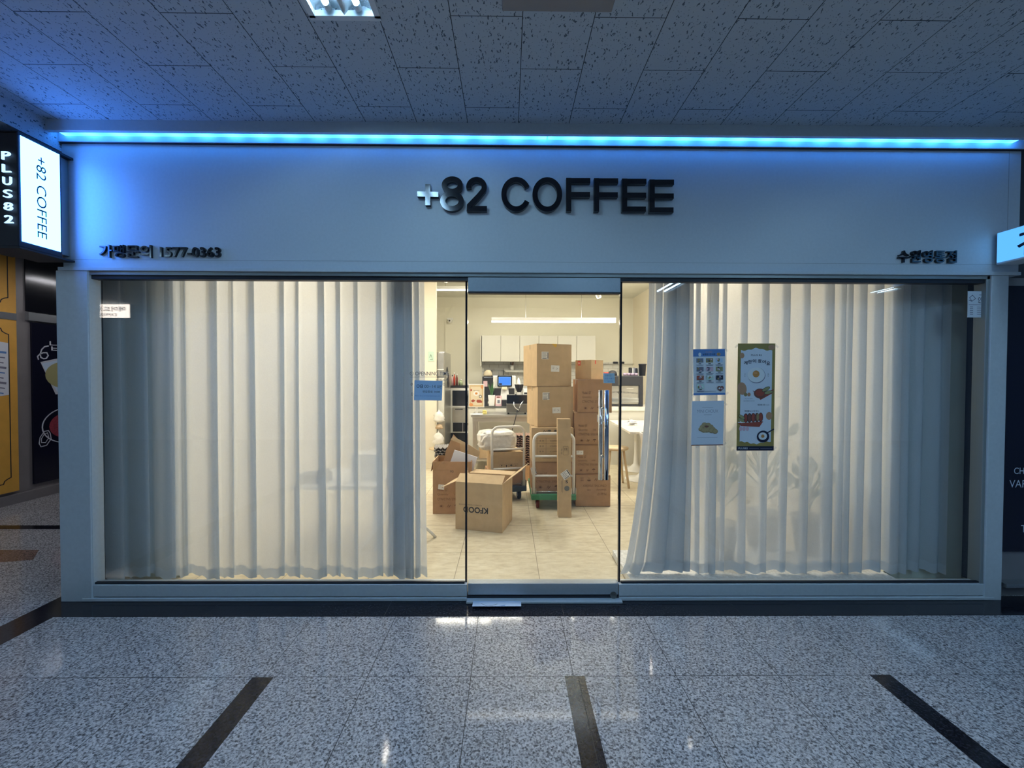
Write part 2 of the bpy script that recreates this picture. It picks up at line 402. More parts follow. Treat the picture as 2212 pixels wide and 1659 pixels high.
def tag(o, label, cat, group=None, kind=None):
    o['label'] = label; o['category'] = cat
    if group: o['group'] = group
    if kind: o['kind'] = kind
    return o
def thing(name, label, cat, loc=(0, 0, 0), rz=0, group=None):
    o = bpy.data.objects.new(name, None)
    C.objects.link(o); o.location = loc; o.rotation_euler[2] = rz
    o.empty_display_size = .1
    return tag(o, label, cat, group)
def struct(name, mb, **k): return mb.build(name, kind='structure', **k)
def bx(name, x0, x1, y0, y1, z0, z1, m, parent=None, bevel=0.0, kind=None):
    return MB().box(x0, x1, y0, y1, z0, z1, m).build(name, parent=parent, bevel=bevel, kind=kind)

# ================================================================ THE SETTING
XL = -2.757; XR = xa(2180, 600, 2155, 1300)          # outer edges of the shop front frame
XRO = atY(2200, 575, 0).x                            # end of the sign band on the right
XLO = atY(130, 575, 0).x
SHOP_L, SHOP_R, BACK, IZ = -2.25, 2.62, 6.28, 3.05   # inner room
# corridor floor: speckled granite slabs with black bands
struct('floor', MB().box(-11, 9, -9, .10, -.05, 0, 'speckled_granite'))
struct('floor', MB().box(-11, XL, .10, 9, -.05, 0, 'speckled_granite'))
bandf = atZ(1106, 1331, 0).y
struct('trim_1', MB().box(XL, 9, bandf, .04, 0, .0012, 'black_granite'))
bl0 = atZ(0, 1354, 0).x; bl1 = atZ(119, 1331, 0).x
struct('trim_2', MB().box(bl0, bl1, -9, .04, 0, .0014, 'black_granite').box(bl0, XL-.005, .04, 9, 0, .0014, 'black_granite'))
k = 3
for pl, pr in (((545, 1464), (590.3, 1464)), ((1219.5, 1461.4), (1262.3, 1461.4)), ((1878, 1458), (1923, 1458))):
    a, b = atZ(*pl, 0), atZ(*pr, 0)
    struct('trim_%d' % k, MB().box(a.x, b.x, -9, (a.y+b.y)/2, 0, .0012, 'black_granite')); k += 1
ya, yb = atZ(60, 1143, 0).y, atZ(60, 1135, 0).y
struct('trim_6', MB().box(-5.4, bl0, ya, yb, 0, .0012, 'black_granite'))
p = atZ(30, 1212, 0); q = atZ(65, 1190, 0)
struct('trim_7', MB().add([(p.x-.5, p.y-.12, .001), (p.x+.12, p.y+.02, .001), (q.x+.05, q.y+.02, .001), (p.x-.5, q.y+.02, .001)], [(0, 1, 2, 3)], 'brown_granite'))
# shop floor
struct('floor', MB().box(XL, 3.4, .10, BACK+.2, -.05, 0, 'beige_stone_tile'))
# ceiling of the corridor, bulkhead on the left, lower ceiling of the side corridor
CF = -.09                                             # front face of the light cove
BKX = atY(97, 262, CF).x
def slab(x0, x1, y0, y1, z0, z1, holes, m):
    xs = sorted({x0, x1} | {v for h_ in holes for v in h_[:2]}); ys = sorted({y0, y1} | {v for h_ in holes for v in h_[2:]})
    mb = MB()
    for a, b in zip(xs, xs[1:]):
        run = None
        for c, d in zip(ys, ys[1:]):
            inside = any(h_[0] <= (a+b)/2 <= h_[1] and h_[2] <= (c+d)/2 <= h_[3] for h_ in holes)
            if inside:
                if run is not None: mb.box(a, b, run, c, z0, z1, m); run = None
            elif run is None: run = c
        if run is not None: mb.box(a, b, run, y1, z0, z1, m)
    return mb
yl = CAM.y + 1.4985*914/(813-53); xl_ = atZ(753, 52, CZ).x
FIX = [(xl_, yl-1.24, yl), (2.7, -4.85, -3.62), (6.5, -4.85, -3.62), (-4.1, .5, 1.73), (-4.1, 3.3, 4.5), (-4.1, -3.5, -2.27), (.9, -3.5, -2.27), (2.9, -2.7, -1.47)]  # the last five are unseen fixtures added for their light
holes = [(x-.135, x+.135, a, b) for x, a, b in FIX]
struct('ceiling', slab(BKX, 9, -9, CF+.01, CZ, CZ+.05, holes[:3]+holes[6:], 'fissured_ceiling_tile'))
struct('ceiling', slab(-11, BKX, -9, 9, CZ-.14, CZ+.05, holes[3:6], 'fissured_ceiling_tile'))
struct('ceiling', MB().box(XL+.001, 3.5, .12, BACK+.2, IZ, IZ+.05, 'shop_ceiling'))
# inside walls
struct('wall_back', MB().box(XL+.001, 3.4, BACK, BACK+.12, 0, IZ, 'cream_wall'))
struct('wall_right', MB().box(SHOP_R, 3.17, .30, BACK, 0, IZ, 'beige_wall'))
struct('wall_left', MB().box(XL+.013, SHOP_L, .34, BACK, 0, IZ, 'beige_wall'))
pe = D(942, 900, 6.8)
struct('wall_partition', MB().box(SHOP_L, pe.x, 4.18, 4.25, 0, IZ, 'beige_wall'))
struct('wall_side', MB().box(XL+.001, XL+.012, .10, BACK, 0, IZ, 'dark_room'))  # near-black colour stands for the unlit gap left of the curtain
struct('wall_side', MB().box(3.2, 3.26, .10, BACK, 0, IZ, 'dark_room'))  # dark colour stands for the unlit gap at the right end

# ---- sign band
z_ft, z_cove, z_tr, z_sb = CZ, zc(289, CF), zc(313, -.02), zc(590)
pl_, pr_ = XLO, XRO
m = MB().box(BKX, XRO+.3, CF, CF+.025, z_cove, CZ+.02, 'sign_white')
m.box(BKX, XRO+.3, CF+.02, .2, z_cove+.028, z_cove+.04, 'sign_white')
struct('trim_9', m, bevel=.002)
m = MB().box(XLO+.02, XRO-.0, -.02, .12, z_tr, z_cove+.03, 'sign_white')
m.box(XLO+.02, XRO, -.014, .12, z_tr-.004, z_tr, 'dark_gap')
struct('trim_10', m, bevel=.0015)
m = MB().box(XLO+.02, XRO, 0, .12, z_sb+.012, z_tr, 'sign_white')
zz = zc(566); m.box(XLO+.05, XRO-.02, -.0006, 0, zz, zz+.0015, 'olive_metal')
xp = atY(2177, 450, 0).x; m.box(xp, xp+.002, -.0006, 0, zc(520), z_tr, 'olive_metal')
struct('wall_front', m)
struct('wall_front', MB().box(XL+.001, 3.26, .12, .16, z_sb-.02, IZ, 'dark_room'))
m = MB().box(XLO, XRO, -.015, .05, z_sb, z_sb+.02, 'sign_white').box(XL+.01, XR-.01, .0, .06, z_sb-.022, z_sb, 'olive_metal')
m.box(XLO+.12, XRO-.12, .012, .06, z_sb-.045, z_sb-.022, 'dark_gap')
struct('trim_11', m, bevel=.001)
# left end cheek of the sign band

# ---- led strips in the cove
xs_gap = atY(1183, 295, -.05).x
ll = atY(104, 284, CF+.02).x+.05; rr = atY(2207, 300, CF+.02).x
for a, b, lab in ((ll, xs_gap-.006, 'long blue light strip above the sign, left length ending over the E F letters'),
                  (xs_gap+.006, rr, 'long blue light strip above the sign, right length reaching the right edge')):
    m = MB().box(a, b, CF+.026, -.022, z_cove+.006, z_cove+.022, 'led_cyan')
    o = m.build('led_strip'); tag(o, lab, 'light strip', 'blue light strips under the cove')

# ---- shop front frame
xi_l = xa(187, 600, 206, 1255); xi_r = xa(2140, 600, 2122, 1255)
z_r0, z_r1 = .028, zc(1262)
m = MB().box(XL, xi_l, -.01, .07, 0, z_sb, 'frame_metal').box(xi_l-.03, xi_l+.004, -.004, .075, .0, z_sb, 'frame_metal')
m.box(xi_r, XR, -.01, .07, 0, z_sb, 'frame_metal').box(xi_r-.02, xi_r+.03, .0, .075, 0, z_sb, 'olive_metal')
struct('trim_13', m, bevel=.004)
xd0, xd1 = xa(1008, 600, 1010, 1262), xa(1342, 600, 1337, 1262)
m = MB().box(xi_l-.005, xd0, -.004, .07, z_r0, z_r1, 'frame_metal').box(xi_l-.06, xd0, -.012, .07, .002, z_r0-.006, 'frame_metal').box(xi_l, xd0-.015, .006, .026, z_r1, z_r1+.012, 'dark_gap')
struct('trim_14', m, bevel=.003)
m = MB().box(xd1, xi_r+.005, -.004, .07, z_r0, z_r1, 'frame_metal').box(xd1, xi_r+.06, -.012, .07, .002, z_r0-.006, 'frame_metal').box(xd1+.015, xi_r, .006, .026, z_r1, z_r1+.012, 'dark_gap')
struct('trim_15', m, bevel=.003)
GY = .03                                              # glass plane
w1 = MB().box(xi_l, xd0-.012, GY, GY+.010, z_r1, z_sb-.02, 'window_glass'); struct('window_1', w1)
w2 = MB().box(xd1+.012, xi_r, GY, GY+.010, z_r1, z_sb-.02, 'window_glass'); struct('window_2', w2)
struct('trim_16', MB().box(xd0-.014, xd0-.002, GY-.004, GY+.018, z_r1, z_sb-.02, 'black_gloss'))
struct('trim_17', MB().box(xd1+.002, xd1+.014, GY-.004, GY+.018, z_r1, z_sb-.02, 'black_gloss'))
# ---- glass door
dr = bpy.data.objects.new('door_1', None); C.objects.link(dr); dr.location = (0, 0, 0); dr['kind'] = 'structure'
dr['label'] = 'frameless glass door with metal rails at top and bottom'
zd1 = zc(631, .01)
bx('glass', xd0+.004, xd1-.004, GY, GY+.012, z_r1+.004, zd1, 'window_glass', dr)
bx('top_rail', xd0+.004, xd1-.004, .0, .06, zd1, z_sb-.026, 'rail_metal', dr, .003)
bx('bottom_rail', xd0+.006, xd1-.004, .0, .06, .035, z_r1+.004, 'rail_metal', dr, .003)
m = MB().box(xd0+.004, xd1-.004, .004, .055, zd1-.008, zd1, 'dark_gap'); m.build('glazing_seal', dr)
lk = atY(1325, 1285, -.0)
m = MB().obox(FRONT(lk.x, 0, lk.z), -.001, .001, -.001, .001, 0, .001, 'dark_steel')
mm = MB(); fr = FRONT(lk.x, 0, lk.z)
for rr_, n0, n1 in ((.021, 0, .006), (.014, .006, .012)):
    pts = [(rr_*math.cos(a), rr_*math.sin(a)) for a in [2*math.pi*k/20 for k in range(20)]]
    vs = [fr.p(a, b, n0) for a, b in pts]+[fr.p(a, b, n1) for a, b in pts]
    mm.add(vs, [(i, (i+1) % 20, 20+(i+1) % 20, 20+i) for i in range(20)]+[tuple(range(20, 40))], 'dark_steel')
mm.build('lock', dr)
hz0, hz1 = zc(1036, -.05), zc(842, -.05)
hx = atY(1310, 940, -.05).x
hm = MB().tube([(hx, -.05, hz0), (hx, -.05, hz1)], .0145, 'chrome', 16); 
for py in (884, 992): z = zc(py, -.05); hm.tube([(hx, -.05, z), (hx, GY, z)], .007, 'chrome', 10)
hm.build('handle', dr)
hm = MB(); hx2 = hx-.0
hm.tube([(hx2, .115, zc(1036, .115)+.0), (hx2, .115, zc(842, .115))], .0145, 'chrome', 16)
for py in (884, 992): z = zc(py, -.05); hm.tube([(hx2, .115, z), (hx2, GY+.012, z)], .007, 'chrome', 10)
hm.build('handle', dr)
# door sill plate
s0 = atY(1120, 1300, -.03).x
struct('trim_18', MB().box(xd0, xd1+.012, -.045, .07, .002, .014, 'frame_metal').box(xd0, xd1, .0, .06, .014, .030, 'dark_gap'), bevel=.002)

# ---- corridor fixtures
def fixture(x, y0, y1, label, watts, z=None, tb='tube_white'):
    z = CZ if z is None else z
    t = thing('ceiling_light', label, 'ceiling light', (x, (y0+y1)/2, z), 0, 'fluorescent corridor ceiling lights')
    L = (y1-y0)/2; w = .135
    m = MB()
    for s in (-1, 1): m.box(s*w-.012, s*w+.012, -L, L, -.004, .02, 'frame_metal')
    for s in (-1, 1): m.box(-w-.012, w+.012, s*L-.012, s*L+.012, -.004, .02, 'frame_metal')
    m.build('frame', t)
    m = MB()
    prof = [(-w, 0), (-w+.02, .03), (-.075, .048), (-.02, .025), (0, -.001), (.02, .025), (.075, .048), (w-.02, .03), (w, 0)]
    vs = [(a, yy, .0+b) for yy in (-L, L) for a, b in prof]; n = len(prof)
    m.add(vs, [(i, i+1, n+i+1, n+i) for i in range(n-1)], 'side_steel', True)
    m.build('reflector', t)
    for s in (-1, 1):
        m = MB().tube([(s*.062, -L+.05, .018), (s*.062, L-.05, .018)], .013, tb, 12)
        m.build('tube', t)
        for e_ in (-1, 1): MB().tube([(s*.062, e_*(L-.05), .018), (s*.062, e_*(L-.022), .018)], .0145, 'frame_metal', 12).build('lamp_holder', t)
    return t
fe = D(752, 52, 1.5)
fixture(xl_, yl-1.24, yl, 'twin tube ceiling light glowing at the top edge of the picture', 12*K_OUT)
fixture(2.7, -4.85, -3.62, 'twin tube ceiling light mirrored at the top of the right window, beside the door', 16*K_OUT)
fixture(6.5, -4.85, -3.62, 'twin tube ceiling light mirrored in the far right corner of the window', 16*K_OUT)
fixture(-4.1, .5, 1.73, 'twin tube ceiling light in the side corridor, hidden behind the blade sign', 12, CZ-.14, 'tube_neutral')  # unseen fixture added to brighten the side corridor and yellow panels
fixture(-4.1, 3.3, 4.5, 'twin tube ceiling light deep in the side corridor, hidden by the shop', 12, CZ-.14, 'tube_neutral')  # second unseen fixture added to lift the side corridor
fixture(-4.1, -3.5, -2.27, 'twin tube ceiling light above the corridor to the left, out of the picture', 12, CZ-.14)  # unseen fixture added to light the corridor and shop front
fixture(.9, -3.5, -2.27, 'twin tube ceiling light straight behind the viewer, out of the picture', 12)  # added out of view for more light on floor and front
fixture(2.9, -2.7, -1.47, 'twin tube ceiling light above the right side, out of the picture', 12)  # added out of view, brightens the right side
a = atZ(1085, 15, CZ); b = atZ(1322, 15, CZ)
o = MB().box(a.x, b.x, a.y-.6, a.y, CZ-.018, CZ, 'pillar_grey').build('ceiling_hatch', bevel=.003)
tag(o, 'plain grey flat panel fixed to the ceiling, cut by the top edge', 'ceiling panel')

# ---- across the corridor, behind the viewer: only its mirror image shows in the glass
struct('wall_far', MB().box(-11, 9, -6.7, -6.6, 0, CZ+.05, 'wall_pale'))
p = D(230, 671.5, 8.17)
t = thing('hanging_sign', 'lit white cafe sign across the corridor, mirrored in the left window', 'sign', (p.x, -5.5, p.z))
w, hgt = .42, .128
MB().box(-w-.01, w+.01, -.09, -.004, -hgt-.01, hgt+.01, 'dark_steel').build('housing', t)
MB().box(-w, w, -.004, 0, -hgt, hgt, 'mirror_sign_lit').build('lit_face', t)
fr = Fr((0, .001, 0), (-1, 0, 0), (0, 0, 1))
MB().text(fr, '메머드커피', -w*.82, -.01, w*.86, hgt*.68, 'ink_black', bold=.012).text(fr, 'EXPRESS', -w*.42, -hgt*.76, w*.42, -hgt*.34, 'ink_black', bold=.01).build('lettering', t)
MB().tube([(-.3, -.05, hgt), (-.3, -.05, CZ-p.z)], .008, 'dark_steel').tube([(.3, -.05, hgt), (.3, -.05, CZ-p.z)], .008, 'dark_steel').build('hanger', t)

# ---- left side corridor: neighbour wall receding on the left
NX = -5.4
def ny(px, py=900): return atX(px, py, NX).y
def nz(py, px): return atX(px, py, NX).z
struct('wall_neighbour', MB().box(NX-.2, NX-.002, ny(-90), 8.5, 0, CZ, 'pillar_grey'))
struct('wall_end', MB().box(NX, XL-.01, 8.4, 8.6, 0, CZ, 'wall_grey'))
zb = nz(1065, 10); zm0, zm1 = nz(690, 10), nz(675, 10)
fr = Fr((NX, 0, 0), (0, 1, 0), (0, 0, 1))          # u = +y, v = z, n = u x v = +x
for a_, b_, lab in ((zb, zm0-.0, 'lower yellow shopfront panel with black notched outline, at the left edge'), (zm1, nz(500, 10), 'upper yellow shopfront panel with black notched outline, under the blade sign')):
    y0, y1 = ny(-90), ny(33)
    m = MB().obox(fr, y0, y1, a_, b_, 0, .03, 'yellow_panel')
    o = m.build('shopfront_panel'); tag(o, lab, 'panel', 'yellow panels of the neighbouring shop')
    ml = MB(); c = .07; e0, e1 = y0+.05, y1-.075; v0, v1 = a_+.10, b_-.10
    ml.stroke(fr, [(e0, v0), (e1-c, v0), (e1-c+.01, v0+.03), (e1-.03, v0+.05), (e1, v0+.06), (e1, v0+c+.02), (e1, v1-c-.02), (e1, v1-.06), (e1-.03, v1-.05), (e1-c+.01, v1-.03), (e1-c, v1), (e0, v1)], .010, 'ink_black', off=.031)
    ml.build('outline', o)
m = MB().obox(fr, ny(-90), ny(33), zm0, zm1, 0, .035, 'side_steel'); struct('trim_19', m)
m = MB().obox(fr, ny(58), ny(190), nz(697, 100)-.0, nz(680, 100), 0, .04, 'side_steel'); struct('trim_20', m)
m = MB().obox(fr, ny(58), ny(190), nz(678, 100), nz(520, 100), 0, .01, 'black_gloss'); struct('window_3', m)
yq0, yq1 = ny(68), ny(190)
o = MB().obox(fr, yq0, yq1, nz(1046, 70), nz(697, 70), 0, .02, 'dark_poster').build('menu_poster')
tag(o, 'black food poster with chalk drawings on the side wall, left of the shop frame', 'poster')
def NP(px, py): q = atX(px, py, NX+.021); return (q.y, q.z)
m = MB()
m.stroke(fr, [NP(*a) for a in ((105, 747), (96, 749), (90, 755), (87, 764), (88, 772), (94, 775), (100, 774), (104, 768), (101, 762), (93, 762), (86, 765), (81, 770), (83, 777))], .014, 'chalk', off=.022)
a = NP(107, 757); b = NP(150, 740)
m.text(fr, '납작', a[0], a[1], a[0]+.34, a[1]+.115, 'chalk', off=.022)
m.build('chalk_writing', o)
m = MB()
m.poly(fr, [NP(*a) for a in ((87, 782), (150, 769), (165, 850), (120, 852))], 'chalk', .022)
m.poly(fr, [NP(*a) for a in ((90, 785), (150, 773), (160, 842), (123, 847))], 'sky_print', .023)
c = NP(140, 810); m.ell(fr, c[0], c[1], .22, .16, 'pickle', .024); m.ell(fr, c[0]+.05, c[1]-.02, .14, .09, 'bun', .0245); m.ell(fr, c[0]+.02, c[1]-.02, .07, .03, 'ink_black', .025)
m.build('food_picture', o)
m = MB(); c = NP(150, 917); m.ell(fr, c[0], c[1], .31, .22, 'chalk', .022, 36); m.ell(fr, c[0], c[1], .295, .21, 'dark_poster', .0225, 36); m.ell(fr, c[0]+.0, c[1], .23, .16, 'red_food', .023, 30)
m.stroke(fr, [NP(*a) for a in ((104, 930), (95, 932), (86, 945), (84, 958), (88, 965), (100, 962), (110, 948), (108, 936))], .010, 'chalk', off=.024, closed=True)
m.stroke(fr, [NP(*a) for a in ((102, 935), (95, 938), (89, 948), (89, 956), (98, 956), (105, 945))], .008, 'chalk', off=.024, closed=True)
m.build('pan_picture', o)
m = MB().poly(fr, [NP(-20, 735), NP(15, 741), NP(17, 853), NP(-20, 858)], 'white_print', .033)
o = m.build('notice_sheet'); tag(o, 'small pale printed notice taped on the yellow panel, left edge', 'notice')
m = MB(); a = NP(-5, 0)
for k_ in range(9):
    q0 = NP(-8, 760+k_*11); q1 = NP(11-(k_ % 3)*3, 762+k_*11)
    m.stroke(fr, [q0, q1], .012 if k_ % 3 else .022, 'grey_print' if k_ % 4 else 'blue_print', off=.0345)
m.build('printed_lines', o)
struct('trim_21', MB().box(NX, NX+.06, ny(-90), 8.4, 0, .10, 'pillar_grey'))

# ---- right: neighbour beyond the frame
nxr = atY(2212, 900, 0).x+.25
xg1 = xa(2172, 640, 2166, 1190)+.01
struct('wall_next', MB().box(XR+.002, xg1, .02, .1, 0, z_sb, 'pillar_grey').box(XR+.002, nxr, .052, .1, 0, z_sb, 'pillar_grey'))
struct('wall_next', MB().box(XRO, nxr, .04, .12, z_sb, CZ, 'dark_room'))
o = MB().box(xa(2182, 640, 2173, 1190), nxr, .03, .05, zc(1192, .03), zc(612, .03), 'dark_poster').build('menu_poster')
tag(o, 'tall dark glossy panel with white letters at the right edge', 'panel')
g = FRONT(0, .03, 0); m = MB()
def PX(px, py, Y): q = atY(px, py, Y); return q.x, q.z
for st, x0, y0, x1, y1 in (('CHOICE', 2190, 1024, 2250, 1010), ('VARIETY', 2180, 1053, 2260, 1037), ('TASTE', 2205, 1150, 2262, 1134)):
    a = PX(x0, y0, .03); b = PX(x1, y1, .03); m.text(g, st, a[0], a[1], b[0], b[1], 'chalk')
m.build('lettering', o)
struct('trim_22', MB().box(XR+.03, nxr, -.01, .05, zc(1270), zc(1262), 'side_steel'))
m = MB()
for px in (2197, 2204, 2211): a = PX(px, 330, -.02); m.tube([(a[0], .02, zc(325, .0)), (a[0]-.004, .02, zc(400)), (a[0], .02, zc(470-(px-2197)*1.5))], .007, 'frame_metal' if px != 2204 else 'black_matte', 8)
o = m.build('cable_bundle'); tag(o, 'bundle of thin cables hanging beside the right end of the sign band', 'cables')
# ---- lit box sign on the right
x0 = atY(2150, 530, -.02).x; za, zb2 = zc(567, -.02), zc(497, -.02)
t = thing('light_box', 'projecting light box glowing pale blue at the right edge', 'sign', (x0, 0, za))
hh = zb2-za
MB().box(.006, .14, -.62, -.02, 0, hh, 'sign_white').build('housing', t, bevel=.006)
MB().box(0, .006, -.61, -.03, .012, hh-.006, 'right_box_lit').build('lit_face', t)
fr2 = Fr((0, 0, 0), (0, -1, 0), (0, 0, 1))    # facing -x
q = atX(2197, 540, x0)
MB().text(fr2, '건', -q.y, .02, -q.y+.17, hh-.035, 'ink_black' if 0 else 'navy_print', off=.002, bold=.02).build('lettering', t)


# ---- blade sign on the left
bx0 = atY(44, 400, 2.337-2.62).x
Y0, Y1 = 2.337-2.62, 2.542-2.62
zt, zbm = D(44, 290, 2.337).z, D(48, 522, 2.337).z
t = thing('blade_sign', 'tall black blade sign with glowing side face at the left end', 'sign', (bx0, 0, zbm))
hh = zt-zbm
MB().box(-.30, -.002, Y0-.01, Y1+.01, -.028, hh+.012, 'black_matte').build('housing', t, bevel=.004)
MB().box(-.002, .001, Y0+.004, Y1-.002, .004, hh-.004, 'box_lit').build('lit_face', t)
MB().box(-.22, .002, Y0-.01, -.001, -.038, -.028, 'black_matte').box(-.22, .002, Y0-.01, -.001, hh+.002, hh+.014, 'black_matte').box(-.10, -.03, Y1, -.001, 0, hh, 'olive_metal').build('bracket', t)
fr3 = Fr((0.0012, 0, 0), (0, 0, -1), (0, 1, 0))   # text runs downward, tops point into the picture; normal = u x v = (+x)
za_, zb_ = D(88, 340, 2.44).z-zbm, D(92, 515, 2.44).z-zbm
MB().text(fr3, '+82 COFFEE', -za_, Y0+.078, -zb_, Y0+.128, 'teal_ink', off=.0006, bold=.0).build('side_lettering', t)
gl = FRONT(0, Y0-.01, 0); s_ = 'PLUS82'
for i_, ch in enumerate(s_):
    py = 338+i_*27.4; a = atY(8, py+8, Y0-.01); b = atY(26, py-9, Y0-.01); dx = 1.3*i_*2.337/914*.9
    m = MB().text(gl, ch, a.x-bx0+dx, a.z-zbm, b.x-bx0+dx, b.z-zbm, 'letter_lit', off=.004, ext=.008, bold=.0); m.build('letter', t)


# ================================================================ SIGN LETTERING
LY = -.032
def LP(zx, zy): return atY(860+zx*.28933, 350+zy*.28933, LY)     # zoomed picture coordinates
root = thing('sign_lettering', 'large black raised letters +82 COFFEE at the middle of the white sign band', 'sign lettering', (0, 0, 0))
def letter(strokes, wpx, name='letter'):
    m = MB(); fr_ = FRONT(0, LY+.028, 0); w = wpx*.28933*(LY-CAM.y)/914
    for i_, (pts, closed) in enumerate(strokes):
        q = [LP(*a) for a in pts]; m.stroke(fr_, [(v.x, v.z) for v in q], w, 'black_gloss', off=0, ext=.028+.0004*i_, closed=closed)
    m.build(name, root)
def arc(cx, cy, rx, ry, a0, a1, n=28): return [(cx+rx*math.cos(R(a0+(a1-a0)*i/n)), cy-ry*math.sin(R(a0+(a1-a0)*i/n))) for i in range(n+1)]
letter([([(221, 165), (221, 322)], False), ([(142, 238), (300, 242)], False)], 37)
letter([(arc(404, 172, 60, 46, 0, 360)[:-1], True), (arc(402, 291, 69, 56, 0, 360)[:-1], True)], 38)
letter([(arc(585, 186, 58, 56, 190, -25, 20)+[(600, 255), (532, 325), (531, 347), (663, 347)], False)], 38)
letter([(arc(882, 240, 92, 110, 28, 332, 36), False)], 38)
letter([(arc(1114, 242, 92, 110, 0, 360, 40)[:-1], True)], 38)
for x0, t0 in ((1255, 0), (1463, 2)):
    letter([([(x0+19, 118+t0), (x0+19, 367+t0)], False), ([(x0+2, 139+t0), (x0+180, 139+t0)], False), ([(x0+2, 243+t0), (x0+178, 243+t0)], False)], 38)
for x0, t0 in ((1672, 3), (1878, 9)):
    letter([([(x0+19, 120+t0), (x0+19, 368+t0)], False), ([(x0+2, 141+t0), (x0+182, 141+t0)], False), ([(x0+2, 245+t0), (x0+180, 245+t0)], False), ([(x0+2, 349+t0), (x0+178, 349+t0)], False)], 38)

def raised(text, x0, y0, x1, y1, label):
    a, b = atY(x0, y1, -.014), atY(x1, y0, -.014); n = len(text)
    m = MB().text(FRONT(0, 0, 0), text, a.x, a.z, b.x, b.z, 'black_gloss', off=0, ext=.016, bold=.012)
    o = m.build('sign_lettering'); tag(o, label, 'sign lettering'); return o
raised('가맹문의 1577-0363', 214, 530, 475.5, 556, 'small black raised phone number line at lower left of the sign band')
raised('수원영통점', 1941, 541, 2067, 567, 'small black raised Korean branch name at lower right of the sign band')

# ================================================================ CURTAINS
sheer_mat('sheer_hem', (.74, .78, .82), .02, .27)
def curtain(label, a, b, pleats, Y, zb, flare=None, seed=1, group='sheer curtains behind the shop glass'):
    rnd = random.Random(seed); path = [(a, .0)]; cur, cy = a, 0.0
    for p_, w in pleats:
        n = 8
        for i in range(1, n+1):
            t_ = i/n; path.append((cur+(p_-cur)*t_, cy*(1-t_)**1.3 - .010*math.sin(math.pi*t_)))
        path += [(p_+.9, .010), (p_-w*.5, .022), (p_-w, .030), (p_-w-.8, .037), (p_-w*.5, .046), (p_, .052)]
        cur, cy = p_, .052
    n = 6
    for i in range(1, n+1): t_ = i/n; path.append((cur+(b-cur)*t_, cy*(1-t_)-.006*math.sin(math.pi*t_)))
    rows = 26; N = len(path); vs = []; fs = []; zt = z_sb+.12
    ph = [rnd.uniform(0, 6.28) for _ in range(3)]; jit = [rnd.uniform(-1, 1) for _ in range(60)]
    for r_ in range(rows+1):
        t_ = r_/rows
        for i, (px, dy) in enumerate(path):
            y = Y+dy*.6*(1+.4*t_)
            off = 1.6*math.sin(px*.045+ph[0])*t_+1.1*math.sin(px*.11+ph[1]+t_*2.5)*t_
            X0 = atY(px, 600, Y).x+off*.0031*1.4
            if flare: X0 += flare(px, t_)*2.9/914
            bot = zb+.010*math.sin(px*.06+ph[2])+.008*math.sin(px*.21)
            vs.append((X0, y, zt+(bot-zt)*(1-(1-t_)*1.0)))
    hem_rows = 1
    # rows are denser at the hem
    m = MB()
    zs = [zt+(zb+.066-zt)*r_/(rows-2) for r_ in range(rows-1)]
    vs2 = []
    for r_ in range(rows+1):
        for i in range(N):
            x_, y_, z_ = vs[r_*N+i]; zbot = vs[rows*N+i][2]
            if r_ <= rows-2: zz_ = zt+(zbot+.066-zt)*r_/(rows-2)
            else: zz_ = zbot+.066*(rows-r_)/2
            vs2.append((x_, y_, zz_))
    F = []; G = []
    for r_ in range(rows):
        for i in range(N-1):
            (G if r_ >= rows-2 else F).append((r_*N+i, (r_+1)*N+i, (r_+1)*N+i+1, r_*N+i+1))
    m.add(vs2, F, 'sheer_curtain', True); base = 0
    for f in G: m.f.append(f); m.m.append(m.mi('sheer_hem')); m.sm.append(True)
    o = m.build('sheer_curtain'); tag(o, label, 'curtain', group); return o
LP_ = [(256, 7), (313, 11), (371, 12), (397, 5), (466, 19), (501, 6), (546, 14), (611, 12), (643, 8), (698, 15), (733, 11), (771, 9), (822, 12), (846, 12), (870, 26), (886, 40), (888, 38), (903, 10)]
curtain('white sheer curtain filling the left window, gathered beside the door', 222, 916, LP_, .235, .030, flare=lambda p, t: 9*t*max(0, (p-850)/66), seed=3)
RP_ = [(1414, 8), (1432, 12), (1462, 24), (1490, 44), (1499, 40), (1514, 6), (1537, 5), (1554, 16), (1572, 5), (1617, 10), (1663, 12), (1709, 14), (1752, 12), (1804, 18), (1830, 10), (1845, 8), (1875, 14), (1911, 18), (1952, 20), (1970, 10), (2001, 12), (2038, 14)]
curtain('white sheer curtain in the right window, flaring onto the low platform', 1402, 2057, RP_, .235, .063, flare=lambda p, t: -58*(t**2.6)*max(0, 1-(p-1402)/105), seed=9)
# low platform under the right curtain
pw = atY(1366, 1254, .13)
m = MB().box(pw.x, SHOP_R+.0, .125, .299, 0, .045, 'terrazzo').box(pw.x, SHOP_R, .299, .66, 0, .045, 'terrazzo')
o = m.build('window_platform', bevel=.002); tag(o, 'low pale speckled platform on the floor under the right curtain', 'platform')
struct('trim_23', MB().box(XL+.013, SHOP_L-.003, .32, .34, 0, IZ, 'pillar_beige').box(2.62, 3.17, .285, .30, 0, IZ, 'pillar_beige'))

